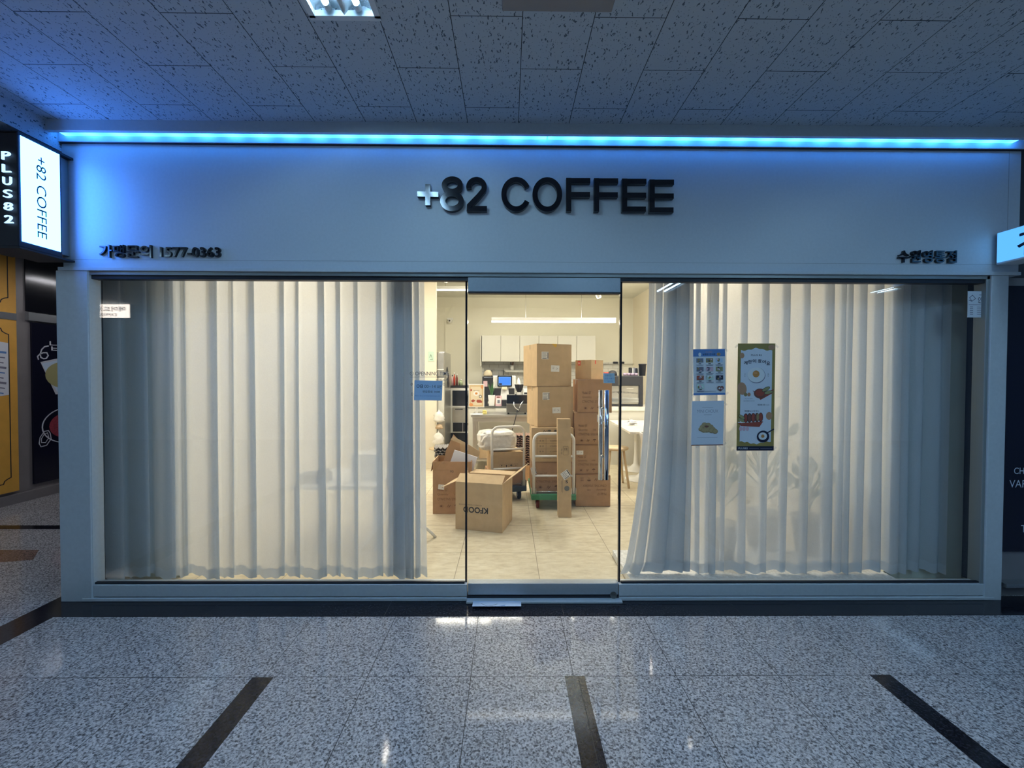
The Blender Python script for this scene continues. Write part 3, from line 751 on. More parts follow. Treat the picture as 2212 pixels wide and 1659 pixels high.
# ================================================================ PAPER ON THE GLASS
PYF = GY-.0022
class Art:
    """draws in 0..1 coordinates of a sheet given by pixel corners on the glass"""
    def __init__(s, tl, tr, bl, name, label, cat, matn, Y=PYF):
        a, b, c = atY(*tl, Y), atY(*tr, Y), atY(*bl, Y)
        u = (b-a); v = (a-c); s.w = u.length; s.h = v.length
        s.fr = Fr(c, u, v); s.k = 0
        mm_ = MB().obox(s.fr, 0, s.w, 0, s.h, -.0016, 0, matn); s.o = mm_.build(name); tag(s.o, label, cat)
        s.m = MB()
    def L(s): s.k += 1; return .0002+s.k*.00006
    def P(s, pts): return [(a*s.w, b*s.h) for a, b in pts]
    def poly(s, pts, m): s.m.poly(s.fr, s.P(pts), m, s.L())
    def rect(s, a, b, c, d, m): s.poly([(a, b), (c, b), (c, d), (a, d)], m)
    def ell(s, cu, cv, ru, m, ry=None, rot=0): s.m.ell(s.fr, cu*s.w, cv*s.h, ru*s.w, (ry if ry else ru)*s.w, m, s.L(), 24, rot)
    def st(s, pts, wd_, m, closed=False): s.m.stroke(s.fr, s.P(pts), wd_*s.w, m, s.L(), closed)
    def text(s, t, a, b, c, d, m, bold=0.0): s.m.text(s.fr, t, a*s.w, b*s.h, c*s.w, d*s.h, m, off=s.L(), bold=bold)
    def part(s, name): 
        if s.m.v: s.m.build(name, s.o)
        s.m = MB()
def tapes(art, spots):
    for a, b, rot in spots:
        m = MB(); c, sn = math.cos(R(rot)), math.sin(R(rot)); w_, h_ = .012, .006
        pts = [(a*art.w+x*c-y*sn, b*art.h+x*sn+y*c) for x, y in ((-w_, -h_), (w_, -h_), (w_, h_), (-w_, h_))]
        m.poly(art.fr, pts, 'clear_tape', .0001); m.build('tape', art.o)
# tall egg poster
A = Art((1594.3, 742), (1675, 742), (1591, 973.5), 'poster', 'tall narrow poster with fried egg and sandwiches, olive border', 'poster', 'olive_print')
top = [(.92-.84*i/24, .935+.022*math.exp(-((i-12)/5.0)**2)+.004*math.sin(i*1.1)) for i in range(25)]
bot = [(.08+.84*i/24, .085-.022*math.exp(-((i-12)/6.0)**2)+.005*math.sin(i*1.3)) for i in range(25)]
A.poly(bot+top, 'white_print'); A.part('printed_panel')
A.rect(0, 0, 1, .042, 'navy_print'); A.text('PLUS82', .05, .014, .30, .030, 'white_print', .01); A.st([(.34, .021), (.60, .021)], .012, 'grey_print'); A.st([(.64, .021), (.95, .021)], .012, 'grey_print'); A.part('footer')
A.ell(.11, .888, .062, 'egg_brown', .075); A.ell(.90, .965, .09, 'egg_brown', .07); A.ell(.125, .58, .12, 'egg_brown', .17, .2); A.ell(.86, .325, .085, 'egg_brown', .105)
A.ell(.22, .525, .045, 'bun', .05); A.ell(.31, .525, .045, 'egg_brown', .05)
for c_ in (.10, .19, .28): A.ell(c_, .205, .042, 'pink', .06)
A.part('egg_pictures')
A.text('PLUS 82', .35, .884, .64, .900, 'navy_print')
word = '계란이왔어요'; n = 6
for i_, ch in enumerate(word):
    cx = .21+.115*i_+(.03 if i_ > 2 else 0); cy = .797+.024*(1-((cx-.5)/.33)**2); s_ = .048
    A.text(ch, cx-s_, cy, cx+s_, cy+.034, 'navy_print', .02)
A.text('계란빵 2개 +소스', .54, .420, .86, .436, 'navy_print'); A.text('계란빵 6+1개 박스', .19, .362, .58, .378, 'navy_print')
A.text('부드러운 계란에', .20, .482, .40, .490, 'ink_grey'); A.text('달콤 짭짤 빵이 만났어요', .17, .461, .46, .469, 'ink_grey')
A.text('고소한', .175, .69, .205, .725, 'ink_grey'); A.text('계란빵', .80, .69, .83, .725, 'ink_grey'); A.part('lettering')
A.ell(.505, .703, .235, 'grey_print', .21); A.ell(.495, .707, .23, 'egg_white', .20); A.ell(.49, .717, .092, 'yolk'); A.ell(.475, .725, .05, 'orange_paper', .03); A.part('fried_egg_picture')
A.poly([(.40, .565), (.62, .475), (.93, .535), (.97, .575), (.72, .545), (.62, .52)], 'red_meat'); A.ell(.60, .535, .16, 'meat_dark', .13); A.ell(.60, .54, .12, 'red_meat', .09)
A.ell(.76, .575, .12, 'ink_black', .05, .5); A.ell(.76, .575, .11, 'pickle', .04, .5); A.ell(.83, .545, .12, 'ink_black', .05, .2); A.ell(.83, .545, .11, 'pickle', .04, .2); A.part('sandwich_picture')
A.poly([(.02, .262), (.10, .232), (.60, .222), (.70, .275), (.12, .262)], 'red_meat'); A.poly([(.02, .262), (.12, .258), (.72, .275), (.72, .281), (.12, .266), (.02, .270)], 'egg_white')
for i_ in range(5): A.ell(.23+.10*i_, .305+.002*i_, .062, 'ink_black', .125); A.ell(.23+.10*i_, .305+.002*i_, .050, 'meat_dark' if i_ % 2 else 'red_meat', .11)
A.ell(.12, .315, .10, 'ink_black', .045, -.6); A.ell(.12, .315, .09, 'pickle', .037, -.6); A.ell(.11, .285, .095, 'pickle', .035, -.5); A.ell(.55, .315, .035, 'bun', .10); A.part('sandwich_tray_picture')
A.st([(.80, .165), (.99, .203)], .03, 'navy_print'); A.ell(.70, .133, .165, 'navy_print', .16); A.ell(.69, .136, .115, 'egg_white', .10); A.ell(.69, .136, .045, 'yolk'); A.part('frying_pan_picture')
tapes(A, ((-.04, .975, 45), (1.04, .975, -45), (1.03, .02, 45), (.0, .0, -45)))
# menu sheet
A = Art((1497, 754.5), (1566, 753.5), (1498, 854), 'poster', 'small menu poster with rows of food photographs and a blue header, upper of two', 'poster', 'paper_white')
A.rect(0, .84, 1, 1, 'blue_print'); A.rect(0, 0, 1, .045, 'blue_print'); A.part('header_bands')
A.text('달콤한 간식판', .30, .865, .70, .905, 'navy_print', .02); A.text('PLUS82', .40, .925, .60, .945, 'orange_paper')
A.ell(.21, .885, .045, 'egg_white', .06); A.ell(.80, .885, .06, 'orange_paper', .05); A.ell(.80, .885, .035, 'bun'); A.part('header_lettering')
cols = ['grey_print', 'bun', 'sky_print', 'grey_print', 'pink', 'pickle', 'red_meat', 'mint_print', 'navy_print', 'mint_print']
rr_ = random.Random(4)
for k_ in range(10):
    cx, cy = .21+.30*(k_ % 3), .755-.188*(k_//3)
    A.rect(cx-.11, cy-.047, cx+.11, cy+.047, cols[k_])
    for _ in range(6): A.ell(cx+rr_.uniform(-.07, .07), cy+rr_.uniform(-.03, .03), rr_.uniform(.012, .035), rr_.choice(['egg_white', 'ink_black', 'bun', 'pink', 'grey_print', 'pickle']))
    A.st([(cx-.04, cy-.071), (cx+.04, cy-.071)], .02, 'ink_black'); A.st([(cx-.12, cy-.098), (cx+.12, cy-.098)], .010, 'grey_print'); A.st([(cx-.10, cy-.112), (cx+.10, cy-.112)], .008, 'grey_print')
A.part('food_photographs')
A.ell(.79, .155, .055, 'meat_dark', .06); A.ell(.88, .155, .055, 'meat_dark', .06); A.poly([(.74, .145), (.93, .145), (.835, .075)], 'meat_dark'); A.ell(.80, .145, .03, 'egg_white'); A.ell(.87, .14, .03, 'pink'); A.st([(.10, .085), (.70, .085)], .008, 'grey_print'); A.part('heart_picture')
tapes(A, ((1.05, .97, -45), (1.05, .03, 45), (.0, -.01, -45)))
# choux sheet
A = Art((1495, 866.5), (1564, 865.5), (1493, 963), 'poster', 'small pale poster with a pile of round pastries, lower of two', 'poster', 'white_print')
A.rect(0, 0, 1, .022, 'meat_dark'); A.text('MINI CHOUX', .17, .735, .82, .805, 'grey_print', -.015); A.st([(.32, .855), (.66, .855)], .007, 'grey_print'); A.st([(.38, .690), (.62, .690)], .009, 'grey_print'); A.st([(.18, .185), (.82, .185)], .007, 'grey_print'); A.part('lettering')
A.ell(.44, .36, .23, 'egg_white', .13, -.1); A.ell(.44, .37, .21, 'choux', .11, -.1)
for a_, b_ in ((.40, .47), (.52, .46), (.34, .42), (.60, .42), (.30, .37), (.45, .40), (.55, .38), (.66, .37), (.38, .34), (.50, .345), (.72, .33), (.62, .33)): A.ell(a_, b_, .085, 'choux_dark', .07); A.ell(a_, b_+.008, .07, 'choux', .055)
A.ell(.47, .43, .07, 'meat_dark', .03); A.ell(.40, .345, .07, 'choux', .06); A.ell(.74, .315, .085, 'choux_dark', .075); A.ell(.74, .32, .07, 'choux', .06); A.part('pastry_picture')
tapes(A, ((1.05, .93, -45), (.2, -.015, 20), (.9, -.02, -30), (1.05, .03, 45)))
# cctv notice
A = Art((2091, 629), (2135, 629.5), (2090, 685.5), 'notice', 'small white camera notice at the top right corner of the glass', 'notice', 'white_print')
A.text('CCTV', .50, .64, .93, .77, 'navy_print', .02); A.text('녹화중', .50, .53, .93, .63, 'navy_print', .02); A.st([(.55, .86), (.93, .86)], .03, 'grey_print'); A.st([(.05, .48), (.97, .48)], .015, 'navy_print')
A.st([(.08, .75), (.22, .85), (.38, .72), (.20, .62)], .03, 'grey_print', True); A.st([(.20, .62), (.05, .66)], .04, 'grey_print')
for k_ in range(5): A.st([(.10, .40-.07*k_), (.26, .40-.07*k_)], .025, 'grey_print'); A.st([(.45, .40-.07*k_), (.9-.1*(k_ % 2), .40-.07*k_)], .018, 'grey_print')
A.part('printed_lines')
# opening hours lettering and the blue note
def GP(px, py): q = atY(px, py, PYF); return q.x, q.z
g = FRONT(0, PYF, 0)
m = MB(); a = GP(897, 811); b = GP(970, 803); m.text(g, 'OPENNING TIME', a[0], a[1], b[0], b[1], 'ink_grey', bold=.008)
c = GP(889.5, 807); m.stroke(g, [(c[0]+.011*math.cos(t_*.39), c[1]+.011*math.sin(t_*.39)) for t_ in range(16)], .002, 'ink_grey', closed=True); m.stroke(g, [(c[0], c[1]+.006), (c[0], c[1]), (c[0]+.004, c[1]-.003)], .0015, 'ink_grey')
m.stroke(g, [GP(886, 814.2), GP(962, 814.2)], .0022, 'ink_grey')
for st, q0, q1 in (('MON-SUN', (942, 822.5), (968, 819)), ('0', (887, 833), (891.5, 827)), ('0', (888, 854.5), (892.5, 848)), ('0', (957, 833), (961, 827))): a = GP(*q0); b = GP(*q1); m.text(g, st, a[0], a[1], b[0], b[1], 'ink_grey')
o = m.build('hours_lettering'); tag(o, 'grey OPENNING TIME lettering on the left glass beside the door', 'lettering')
A = Art((895.5, 821.5), (956, 822.5), (894, 864.5), 'handwritten_note', 'blue paper note with handwritten opening hours, left of the door', 'note', 'note_blue', Y=PYF-.002)
A.text('08', .08, .62, .31, .80, 'navy_print', -.01); A.text('00~14', .36, .63, .76, .78, 'navy_print', -.01); A.text('30분', .81, .62, .98, .78, 'navy_print', -.005)
A.text('영업종료 14:00', .30, .38, .92, .50, 'navy_print'); A.text('재료소진시 조기마감 할수있습니다', .03, .19, .92, .26, 'blue_print'); A.part('handwriting')
A = Art((1303, 806), (1327.5, 806.5), (1304, 827.5), 'handwritten_note', 'small pale blue note stuck on the door above the handle', 'note', 'door_note', Y=PYF)
A.text('오픈시간', .15, .68, .72, .85, 'ink_grey'); A.text('오전 아홉시', .10, .40, .92, .55, 'blue_print'); A.text('입니다', .35, .12, .82, .27, 'blue_print'); A.part('handwriting')
# paper pushed under the door
q = atZ(1022, 1298, .016); q2 = atZ(1126, 1310, .014)
m = MB().box(q.x, q2.x, q2.y, q.y, .0145, .0155, 'note_blue')
fr_ = Fr((q.x, q2.y, .0155), (1, 0, 0), (0, 1, 0))
o = m.build('folded_leaflet', None); tag(o, 'pale blue paper leaflet lying on the door sill at the left', 'paper')
MB().stroke(fr_, [(.05, .03), (.08, .010), (.12, .008), (.15, .025)], .003, 'navy_print', .0004).poly(fr_, [(.16, .004), (.20, .016), (.195, .004)], 'blue_print', .0004).build('printed_marks', o)

# ================================================================ INSIDE THE SHOP
def up_arrow(m, fr, u, v, s, ink, off):
    m.poly(fr, [(u-.15*s, v-.45*s), (u+.15*s, v-.45*s), (u+.15*s, v+.1*s), (u-.15*s, v+.1*s)], ink, off); m.poly(fr, [(u-.38*s, v+.08*s), (u+.38*s, v+.08*s), (u, v+.5*s)], ink, off)
def icon(m, fr, kind, u, v, s, ink, off=.0010, flip=1):
    f = flip
    if kind == 'umbrella':
        m.poly(fr, [(u+.5*s*math.cos(a)*f, v+(.05*s+.42*s*math.sin(a))*f) for a in [math.pi*k/10 for k in range(11)]], ink, off); m.stroke(fr, [(u, v+.1*s*f), (u, v-.42*s*f), (u+.16*s*f, v-.42*s*f)], .08*s, ink, off)
    elif kind == 'arrows':
        for d in (-.22, .22): m.stroke(fr, [(u+d*s, v-.4*s*f), (u+d*s, v+.2*s*f)], .12*s, ink, off); m.poly(fr, [(u+d*s-.17*s, v+.15*s*f), (u+d*s+.17*s, v+.15*s*f), (u+d*s, v+.5*s*f)], ink, off)
        m.stroke(fr, [(u-.45*s, v-.46*s*f), (u+.45*s, v-.46*s*f)], .07*s, ink, off)
    elif kind == 'sun':
        m.ell(fr, u, v, .27*s, .22*s, ink, off, 12)
        for k in range(8): a = k*math.pi/4; m.stroke(fr, [(u+.3*s*math.cos(a), v+.3*s*math.sin(a)), (u+.5*s*math.cos(a), v+.45*s*math.sin(a))], .07*s, ink, off)
    elif kind == 'hand':
        m.stroke(fr, [(u-.4*s, v-.3*s), (u-.1*s, v+.3*s), (u+.2*s, v-.1*s), (u+.42*s, v+.3*s)], .10*s, ink, off); m.ell(fr, u, v-.2*s, .16*s, .12*s, ink, off, 8)
    elif kind == 'glass':
        m.poly(fr, [(u-.3*s, v+.45*s), (u+.3*s, v+.45*s), (u+.04*s, v-.05*s), (u-.04*s, v-.05*s)], ink, off); m.stroke(fr, [(u, v), (u, v-.4*s)], .08*s, ink, off); m.stroke(fr, [(u-.2*s, v-.42*s), (u+.2*s, v-.42*s)], .08*s, ink, off)
    elif kind == 'arrow': up_arrow(m, fr, u, v, s, ink, off)
    elif kind == 'k': m.text(fr, 'EK', u-.3*s, v-.3*s, u+.3*s, v+.35*s, ink, off)

def carton(label, fl, w, dep, h, rz, matn, top_tape='tape_clear', sides=True, name='cardboard_box', group='cardboard boxes in the shop'):
    """fl = front left bottom corner; w to the right along the front, dep backwards. Local frame: x right, y back"""
    t = thing(name, label, 'box', fl, rz, group)
    t['h'] = 0; del t['h']
    g_ = .0025
    MB().box(0, w, 0, dep, 0, h, matn).build('body', t, bevel=g_)
    m = MB(); fr = FRONT(0, 0, 0)
    if top_tape:
        m.box(0-.0006, w+.0006, dep/2-.025, dep/2+.025, h-.0002, h+.0006, top_tape)
        m.box(-.0008, 0, dep/2-.025, dep/2+.025, h-.05, h, top_tape).box(w, w+.0008, dep/2-.025, dep/2+.025, h-.05, h, top_tape)
        m.build('tape', t)
    m = MB()
    for zz_ in (h-.004, .003): m.rect(fr, .004, zz_-.0008, w-.004, zz_+.0008, 'ink_brown', .0004)
    return t, fr, m
def model_print(m, fr, w, h, v0=.0, flip=False, ink='ink_brown', sc=1.0):
    """faded shipping print: three text lines above a row of handling symbols"""
    def put(st, a, b, c, d):
        if not flip: m.text(fr, st, a, b, c, d, ink, .0009)
        else:
            f2 = Fr(fr.p(w, h), -fr.u, -fr.v); m.text(f2, st, a, b, c, d, ink, .0009)
    l = w*.12
    put('Model: 07', l, v0+h*.56, l+w*.26, v0+h*.64); put('Quantity:      100', l, v0+h*.43, l+w*.55, v0+h*.50); put('CTN/CTNS: 570X380X', l, v0+h*.30, l+w*.68, v0+h*.37)
    f2 = fr if not flip else Fr(fr.p(w, h), -fr.u, -fr.v)
    for i_, kd in enumerate(('sun', 'hand', 'umbrella', 'arrows')): icon(m, f2, kd, w*(.22+.20*i_), v0+h*.14, w*.11, ink)
def ship_label(t, fr, u, v, w, h, rot=0, name='shipping_label', lines=True):
    m = MB(); f2 = Fr(fr.p(u, v, .0012), fr.u*math.cos(rot)+fr.v*math.sin(rot), -fr.u*math.sin(rot)+fr.v*math.cos(rot))
    m.rect(f2, -w/2, -h/2, w/2, h/2, 'label_white', 0)
    if lines:
        for k in range(5): m.stroke(f2, [(-w*.40, h*(.36-.17*k)), (w*(.15 if k % 2 else .25), h*(.36-.17*k))], h*.05, 'ink_grey', .0004)
        m.rect(f2, w*.36, -h*.42, w*.46, h*.42, 'ink_black', .0004); m.rect(f2, -w*.40, -h*.44, w*.2, -h*.38, 'ink_black', .0004)
    else:
        m.stroke(f2, [(-w*.35, h*.2), (-w*.1, h*.22)], h*.05, 'ink_grey', .0004); m.stroke(f2, [(w*.1, h*.15), (w*.3, h*.0), (w*.12, -h*.18)], h*.04, 'ink_grey', .0004); m.stroke(f2, [(-w*.35, -h*.05), (-w*.12, -h*.05)], h*.04, 'ink_grey', .0004)
    o = m.build(name, t); o['label'] = 'white paper shipping label'

# --- the tall stack on the green cart
p0 = D(1160, 834, 4.55)
cx0 = D(1149, 998, 4.5)
DECK = .168
def px_w(a, b, d): return (b-a)*d/914
# lowest two boxes square to the cart
zA, zB, zC, zD, zE = DECK+.002, .486, .853, 1.292, 1.756
t, fr, m = carton('brown cardboard box at the bottom of the green cart, behind the handle bars', (cx0.x-.005, 1.89, zA), .44, .40, zB-zA-.002, 0, 'kraft_brown')
model_print(m, fr, .44, zB-zA, 0); m.build('print', t); ship_label(t, fr, .025, .22, .055, .075, .2)
t, fr, m = carton('cardboard box with a printed table, second from the bottom of the green cart', (cx0.x-.005, 1.885, zB), .45, .40, zC-zB-.002, 0, 'kraft')
m.stroke(fr, [(.06, .085), (.06, .255), (.43, .255), (.43, .085)], .002, 'ink_dim', .0009, True)
for v_ in (.14, .197): m.stroke(fr, [(.06, v_), (.43, v_)], .002, 'ink_dim', .0009)
m.stroke(fr, [(.155, .085), (.155, .255)], .002, 'ink_dim', .0009)
for k_ in range(3): m.text(fr, '품 명', .085, .105+.057*k_, .13, .12+.057*k_, 'ink_dim', .0009); m.text(fr, 'COFFEE BEANS', .20, .105+.057*k_, .38, .12+.057*k_, 'ink_dim', .0009)
m.text(fr, '취급주의 깨지기 쉬운 물건', .07, .062, .40, .074, 'ink_dim', .0009); m.text(fr, 'HANDLE WITH CARE', .12, .038, .36, .050, 'ink_dim', .0009); icon(m, fr, 'hand', .14, .325, .05, 'ink_dim'); icon(m, fr, 'umbrella', .19, .325, .045, 'ink_dim'); icon(m, fr, 'umbrella', .26, .325, .045, 'ink_dim'); m.build('print', t)
f3 = D(1161, 920, 4.55)
t, fr, m = carton('large kraft box with two white labels, third from the bottom of the cart stack', (f3.x, f3.y, zC), .408, .42, zD-zC-.002, R(13), 'kraft')
m.build('print', t); ship_label(t, fr, .095, .335, .080, .080); ship_label(t, fr, .215, .18, .095, .065, .03, lines=False)
f4 = D(1159.5, 834, 4.55)
t, fr, m = carton('large kraft box with two white labels and yellow tape, topmost on the cart stack', (f4.x, f4.y, zD), .412, .42, zE-zD-.002, R(18), 'kraft', top_tape='tape_clear')
m.build('print', t); ship_label(t, fr, .095, .335, .082, .082); ship_label(t, fr, .215, .195, .10, .07, -.03, lines=False)
m = MB().poly(fr, [(.175, zE-zD-.001), (.235, zE-zD-.001), (.230, zE-zD-.028), (.215, zE-zD-.040)], 'tape_yellow', .0012); o = m.build('tape', t); o['label'] = 'bright yellow tape'

# --- carts
def cart(name, label, loc, rz, w, L, deckm, wheelm, zh):
    """handle side at local y=0 facing the viewer, deck runs back"""
    t = thing(name, label, 'platform trolley', loc, rz, 'platform trolleys')
    m = MB().box(-w/2, w/2, 0, L, .105, .165, deckm); m.build('deck', t, bevel=.008)
    MB().box(-w/2+.04, w/2-.04, .04, L-.04, .165, .1665, 'dark_steel').build('deck_mat', t)
    for sx in (-1, 1):
        for yy in (.09, L-.09):
            wh = MB(); cx = sx*(w/2-.07)
            pts = [(cx-.016, yy, .052), (cx+.016, yy, .052)]
            wh.tube(pts, .050, wheelm, 20)
            o = wh.build('wheel', t)
            MB().tube([(cx-.018, yy, .052), (cx+.018, yy, .052)], .02, 'steel', 12).build('hub', o)
            MB().box(cx-.024, cx-.019, yy-.02, yy+.02, .045, .105, 'dark_steel').box(cx+.019, cx+.024, yy-.02, yy+.02, .045, .105, 'dark_steel').box(cx-.03, cx+.03, yy-.03, yy+.03, .10, .106, 'dark_steel').build('caster_fork', t)
    a = w/2-.025; rr_ = .075; yh = .03
    pts = [(-a, yh, .15), (-a, yh, zh-rr_)]+[(-a+rr_-rr_*math.cos(q), yh, zh-rr_+rr_*math.sin(q)) for q in [math.pi/2*k/6 for k in range(1, 7)]]
    pts += [(a-rr_+rr_*math.sin(q), yh, zh-rr_+rr_*math.cos(q)) for q in [math.pi/2*k/6 for k in range(0, 7)]]+[(a, yh, .15)]
    MB().tube(pts, .0155, 'white_paint', 12).build('handle', t)
    for zz_ in (.155+(zh-.155)*.31, .155+(zh-.155)*.63): MB().tube([(-a, yh, zz_), (a, yh, zz_)], .012, 'white_paint', 10).build('crossbar', t)
    MB().tube([(-w/2+.01, yh, .19), (w/2-.01, yh, .19)], .005, 'chrome', 8).build('hinge_rod', t)
    for sx in (-1, 1): MB().box(sx*a-.026, sx*a-.019, yh-.02, yh+.02, .165, .225, 'steel').box(sx*a+.019, sx*a+.026, yh-.02, yh+.02, .165, .225, 'steel').build('hinge_bracket', t)
    return t
gc = D(1196, 1080, 4.42)
cart('platform_trolley', 'green platform trolley with white tube handle, carrying the tallest box stack', (gc.x, 4.40-2.62, 0), 0, .47, .72, 'green_plastic', 'red_rubber', .80)
nc = D(1100, 1000, 4.72)
NCR = R(13)
cart('platform_trolley', 'dark platform trolley with white tube handle, behind the open box', (nc.x-.005, 4.70-2.62, 0), NCR, .42, .70, 'navy_plastic', 'black_matte', .835)
Mn = Matrix.Translation((nc.x-.005, 2.08, 0)) @ Matrix.Rotation(NCR, 4, 'Z')
def on_navy(x, y, z): return Mn @ Vector((x, y, z))
q = on_navy(-.185, .065, .168)
t, fr, m = carton('plain cardboard box on the deck of the dark trolley', q, .37, .42, .145, NCR, 'kraft_brown'); m.build('print', t)
q = on_navy(-.165, .07, .315)
t, fr, m = carton('cardboard box printed with fragile and umbrella symbols, upper box on the dark trolley', q, .35, .40, .228, NCR, 'kraft', top_tape='tape_clear')
for i_, kd in enumerate(('glass', 'arrow', 'umbrella', 'k')):
    u = .10+.055*i_; m.stroke(fr, [(u-.022, .05), (u+.022, .05), (u+.022, .094), (u-.022, .094)], .0018, 'ink_dim', .0009, True); icon(m, fr, kd, u, .072, .030, 'ink_black')
m.build('print', t)
# bubble wrapped bundle
q = on_navy(-.01, .28, .70)
m = MB(); rb = random.Random(2); nu, nv = 26, 14; vs = []
for i in range(nv+1):
    el = -math.pi/2+math.pi*i/nv
    for j in range(nu):
        a = 2*math.pi*j/nu; ce = abs(math.cos(el))**.35; ca = math.copysign(abs(math.cos(a))**.45, math.cos(a)); sa = math.copysign(abs(math.sin(a))**.45, math.sin(a))
        r_ = 1+rb.uniform(-.045, .045)
        vs.append((.215*ce*ca*r_, .17*ce*sa*r_, .118+.115*math.copysign(abs(math.sin(el))**.6, math.sin(el))*(1+rb.uniform(-.05, .03))))
m.add(vs, [(i*nu+j, i*nu+(j+1) % nu, (i+1)*nu+(j+1) % nu, (i+1)*nu+j) for i in range(nv) for j in range(nu)], 'bubble_wrap')
o = m.build('wrapped_parcel', loc=on_navy(-.09, .25, .5465), rz=NCR); tag(o, 'whitish bubble-wrapped parcel on the upper box of the dark trolley', 'parcel')
# the parcel also reaches left of the box
# --- right hand stack
def st_box(label, px0, pyb, px1, h, z, d, rz, matn, flip=False, **kw):
    a = D(px0, pyb, d); w = px_w(px0, px1, d)
    t, fr, m = carton(label, (a.x, a.y, z), w, .36, h-.002, rz, matn); return t, fr, m, w
za0 = .002
t, fr, m, w = st_box('brown box with upside-down print, bottom of the right stack on the floor', 1243.5, 1096, 1319, .340, za0, 4.52, 0, 'kraft_brown')
model_print(m, fr, w, .34, .0, flip=True); m.build('print', t)
t, fr, m, w = st_box('brown box with a small white label, second from the floor in the right stack', 1240, 1027, 1309, .316, .342, 4.56, R(1), 'kraft_brown')
model_print(m, fr, w, .316); m.build('print', t); ship_label(t, fr, .062, .235, .075, .045, lines=False)
t, fr, m, w = st_box('brown box with a white shipping label at its right, third in the right stack', 1241, 962, 1311, .349, .658, 4.58, R(-1), 'kraft_brown')
model_print(m, fr, w, .349); m.build('print', t); ship_label(t, fr, w-.07, .29, .075, .080)
t, fr, m, w = st_box('brown box with dark left edge, fourth in the right stack below the top one', 1248.5, 889.5, 1322, .363, 1.007, 4.60, R(0), 'kraft_brown')
model_print(m, fr, w, .363); m.build('print', t)
q = D(1277, 817, 4.62)
t, fr, m = carton('small kraft box turned on its corner with a red sticker, top of the right stack', (q.x, q.y, 1.370), .22, .22, .215, R(42), 'kraft')
m.rect(fr, .065, .17, .085, .21, 'red_sticker', .001); m.build('print', t)
m = MB(); f5 = Fr((0, 0, 0), (0, -1, 0), (0, 0, 1)); m.rect(f5, -.185, .155, -.145, .205, 'red_sticker', .001).text(f5, 'H', -.178, .165, -.155, .195, 'label_white', .0016); m.build('sticker', t)
# long upright carton
q = D(1206, 1120, 4.17)
t = thing('long_carton', 'long slim kraft carton standing upright against the green trolley handle', 'box', (q.x, q.y, 0), R(0), None)
w, dp, hL = .132, .085, .97
tilt = math.atan2(.105, hL)
m = MB(); sh = lambda z: z*math.tan(tilt)
vs = [(x, y+sh(z)*1.0, z) for z in (0.001, hL) for y in (0, dp) for x in (0, w)]
m.add(vs, [(0, 2, 3, 1), (4, 5, 7, 6), (0, 1, 5, 4), (2, 6, 7, 3), (0, 4, 6, 2), (1, 3, 7, 5)], 'kraft'); m.build('body', t, bevel=.002)
fv = Vector((0, math.sin(tilt), math.cos(tilt))); fr = Fr((0, 0, 0), (1, 0, 0), fv)
m = MB(); c_ = [( .088+.026*math.cos(a), .285+.026*math.sin(a)) for a in [2*math.pi*k/20 for k in range(20)]]; m.poly(fr, c_, 'dark_steel', .0012)
m.text(fr, 'S', .075, .335, .100, .365, 'ink_black', .0012, bold=.02); m.stroke(fr, [(.046, .24), (.046, .375)], .0015, 'ink_dim', .001); m.text(Fr(fr.p(.04, .25), fr.v, -fr.u), 'MADE IN KOREA', 0, 0, .11, .008, 'ink_dim', .001)
m.stroke(fr, [(.055, .615), (.105, .615), (.105, .70), (.055, .70)], .0018, 'ink_dim', .001, True); m.stroke(fr, [(.055, .655), (.105, .655)], .0015, 'ink_dim', .001); m.text(fr, '부표', .062, .66, .098, .685, 'ink_dim', .001); m.text(Fr(fr.p(.048, .62), fr.v, -fr.u), '주의', 0, 0, .055, .016, 'ink_dim', .001)
m.build('print', t); ship_label(t, fr, .078, .42, .082, .075, R(35))
# open box in front
def open_box(label, fl, w, dep, h, rz, matn, flaps, inner='kraft_inside', floor_=True):
    t = thing('cardboard_box', label, 'box', fl, rz, 'cardboard boxes in the shop'); th = .004
    m = MB().box(0, w, 0, th, 0, h, matn).box(0, w, dep-th, dep, 0, h, matn).box(0, th, th, dep-th, 0, h, matn).box(w-th, w, th, dep-th, 0, h, matn).box(th, w-th, th, dep-th, 0, th, inner)
    m.build('body', t)
    for side, L, ang, sk in flaps:     # ang: 0 = straight up, 90 = outward level, >90 hanging
        c, s_ = math.cos(R(ang)), math.sin(R(ang))
        if side == 'front': fr = Fr((0, 0, h), (1, 0, 0), (0, -s_, c)); W0 = w
        elif side == 'back': fr = Fr((w, dep, h), (-1, 0, 0), (0, s_, c)); W0 = w
        elif side == 'left': fr = Fr((0, dep, h), (0, -1, 0), (-s_, 0, c)); W0 = dep
        else: fr = Fr((w, 0, h), (0, 1, 0), (s_, 0, c)); W0 = dep
        m = MB(); vs = [fr.p(u, v, n) for n in (-.004, 0) for u, v in ((0.004, 0), (W0-.004, 0), (W0-.004-sk, L), (.004+sk, L))]
        m.add(vs, [(3, 2, 1, 0), (4, 5, 6, 7), (0, 1, 5, 4), (1, 2, 6, 5), (2, 3, 7, 6), (3, 0, 4, 7)], matn if side == 'front' else 'kraft_light')
        m.build('flap', t)
    return t
a = D(984, 1143, 3.86); b = D(1085, 1154, 3.75); c = D(1109, 1125, 4.12)
w = (Vector((b.x, b.y))-Vector((a.x, a.y))).length; rz = math.atan2(b.y-a.y, b.x-a.x)
t = open_box('large open kraft box with upside-down black KFOOD print, nearest on the floor', (a.x, a.y, .001), w, .37, .435, rz, 'kraft', [('front', .12, -62, .0), ('back', .19, 92, .0), ('left', .16, 116, .01), ('right', .21, 52, .01)])
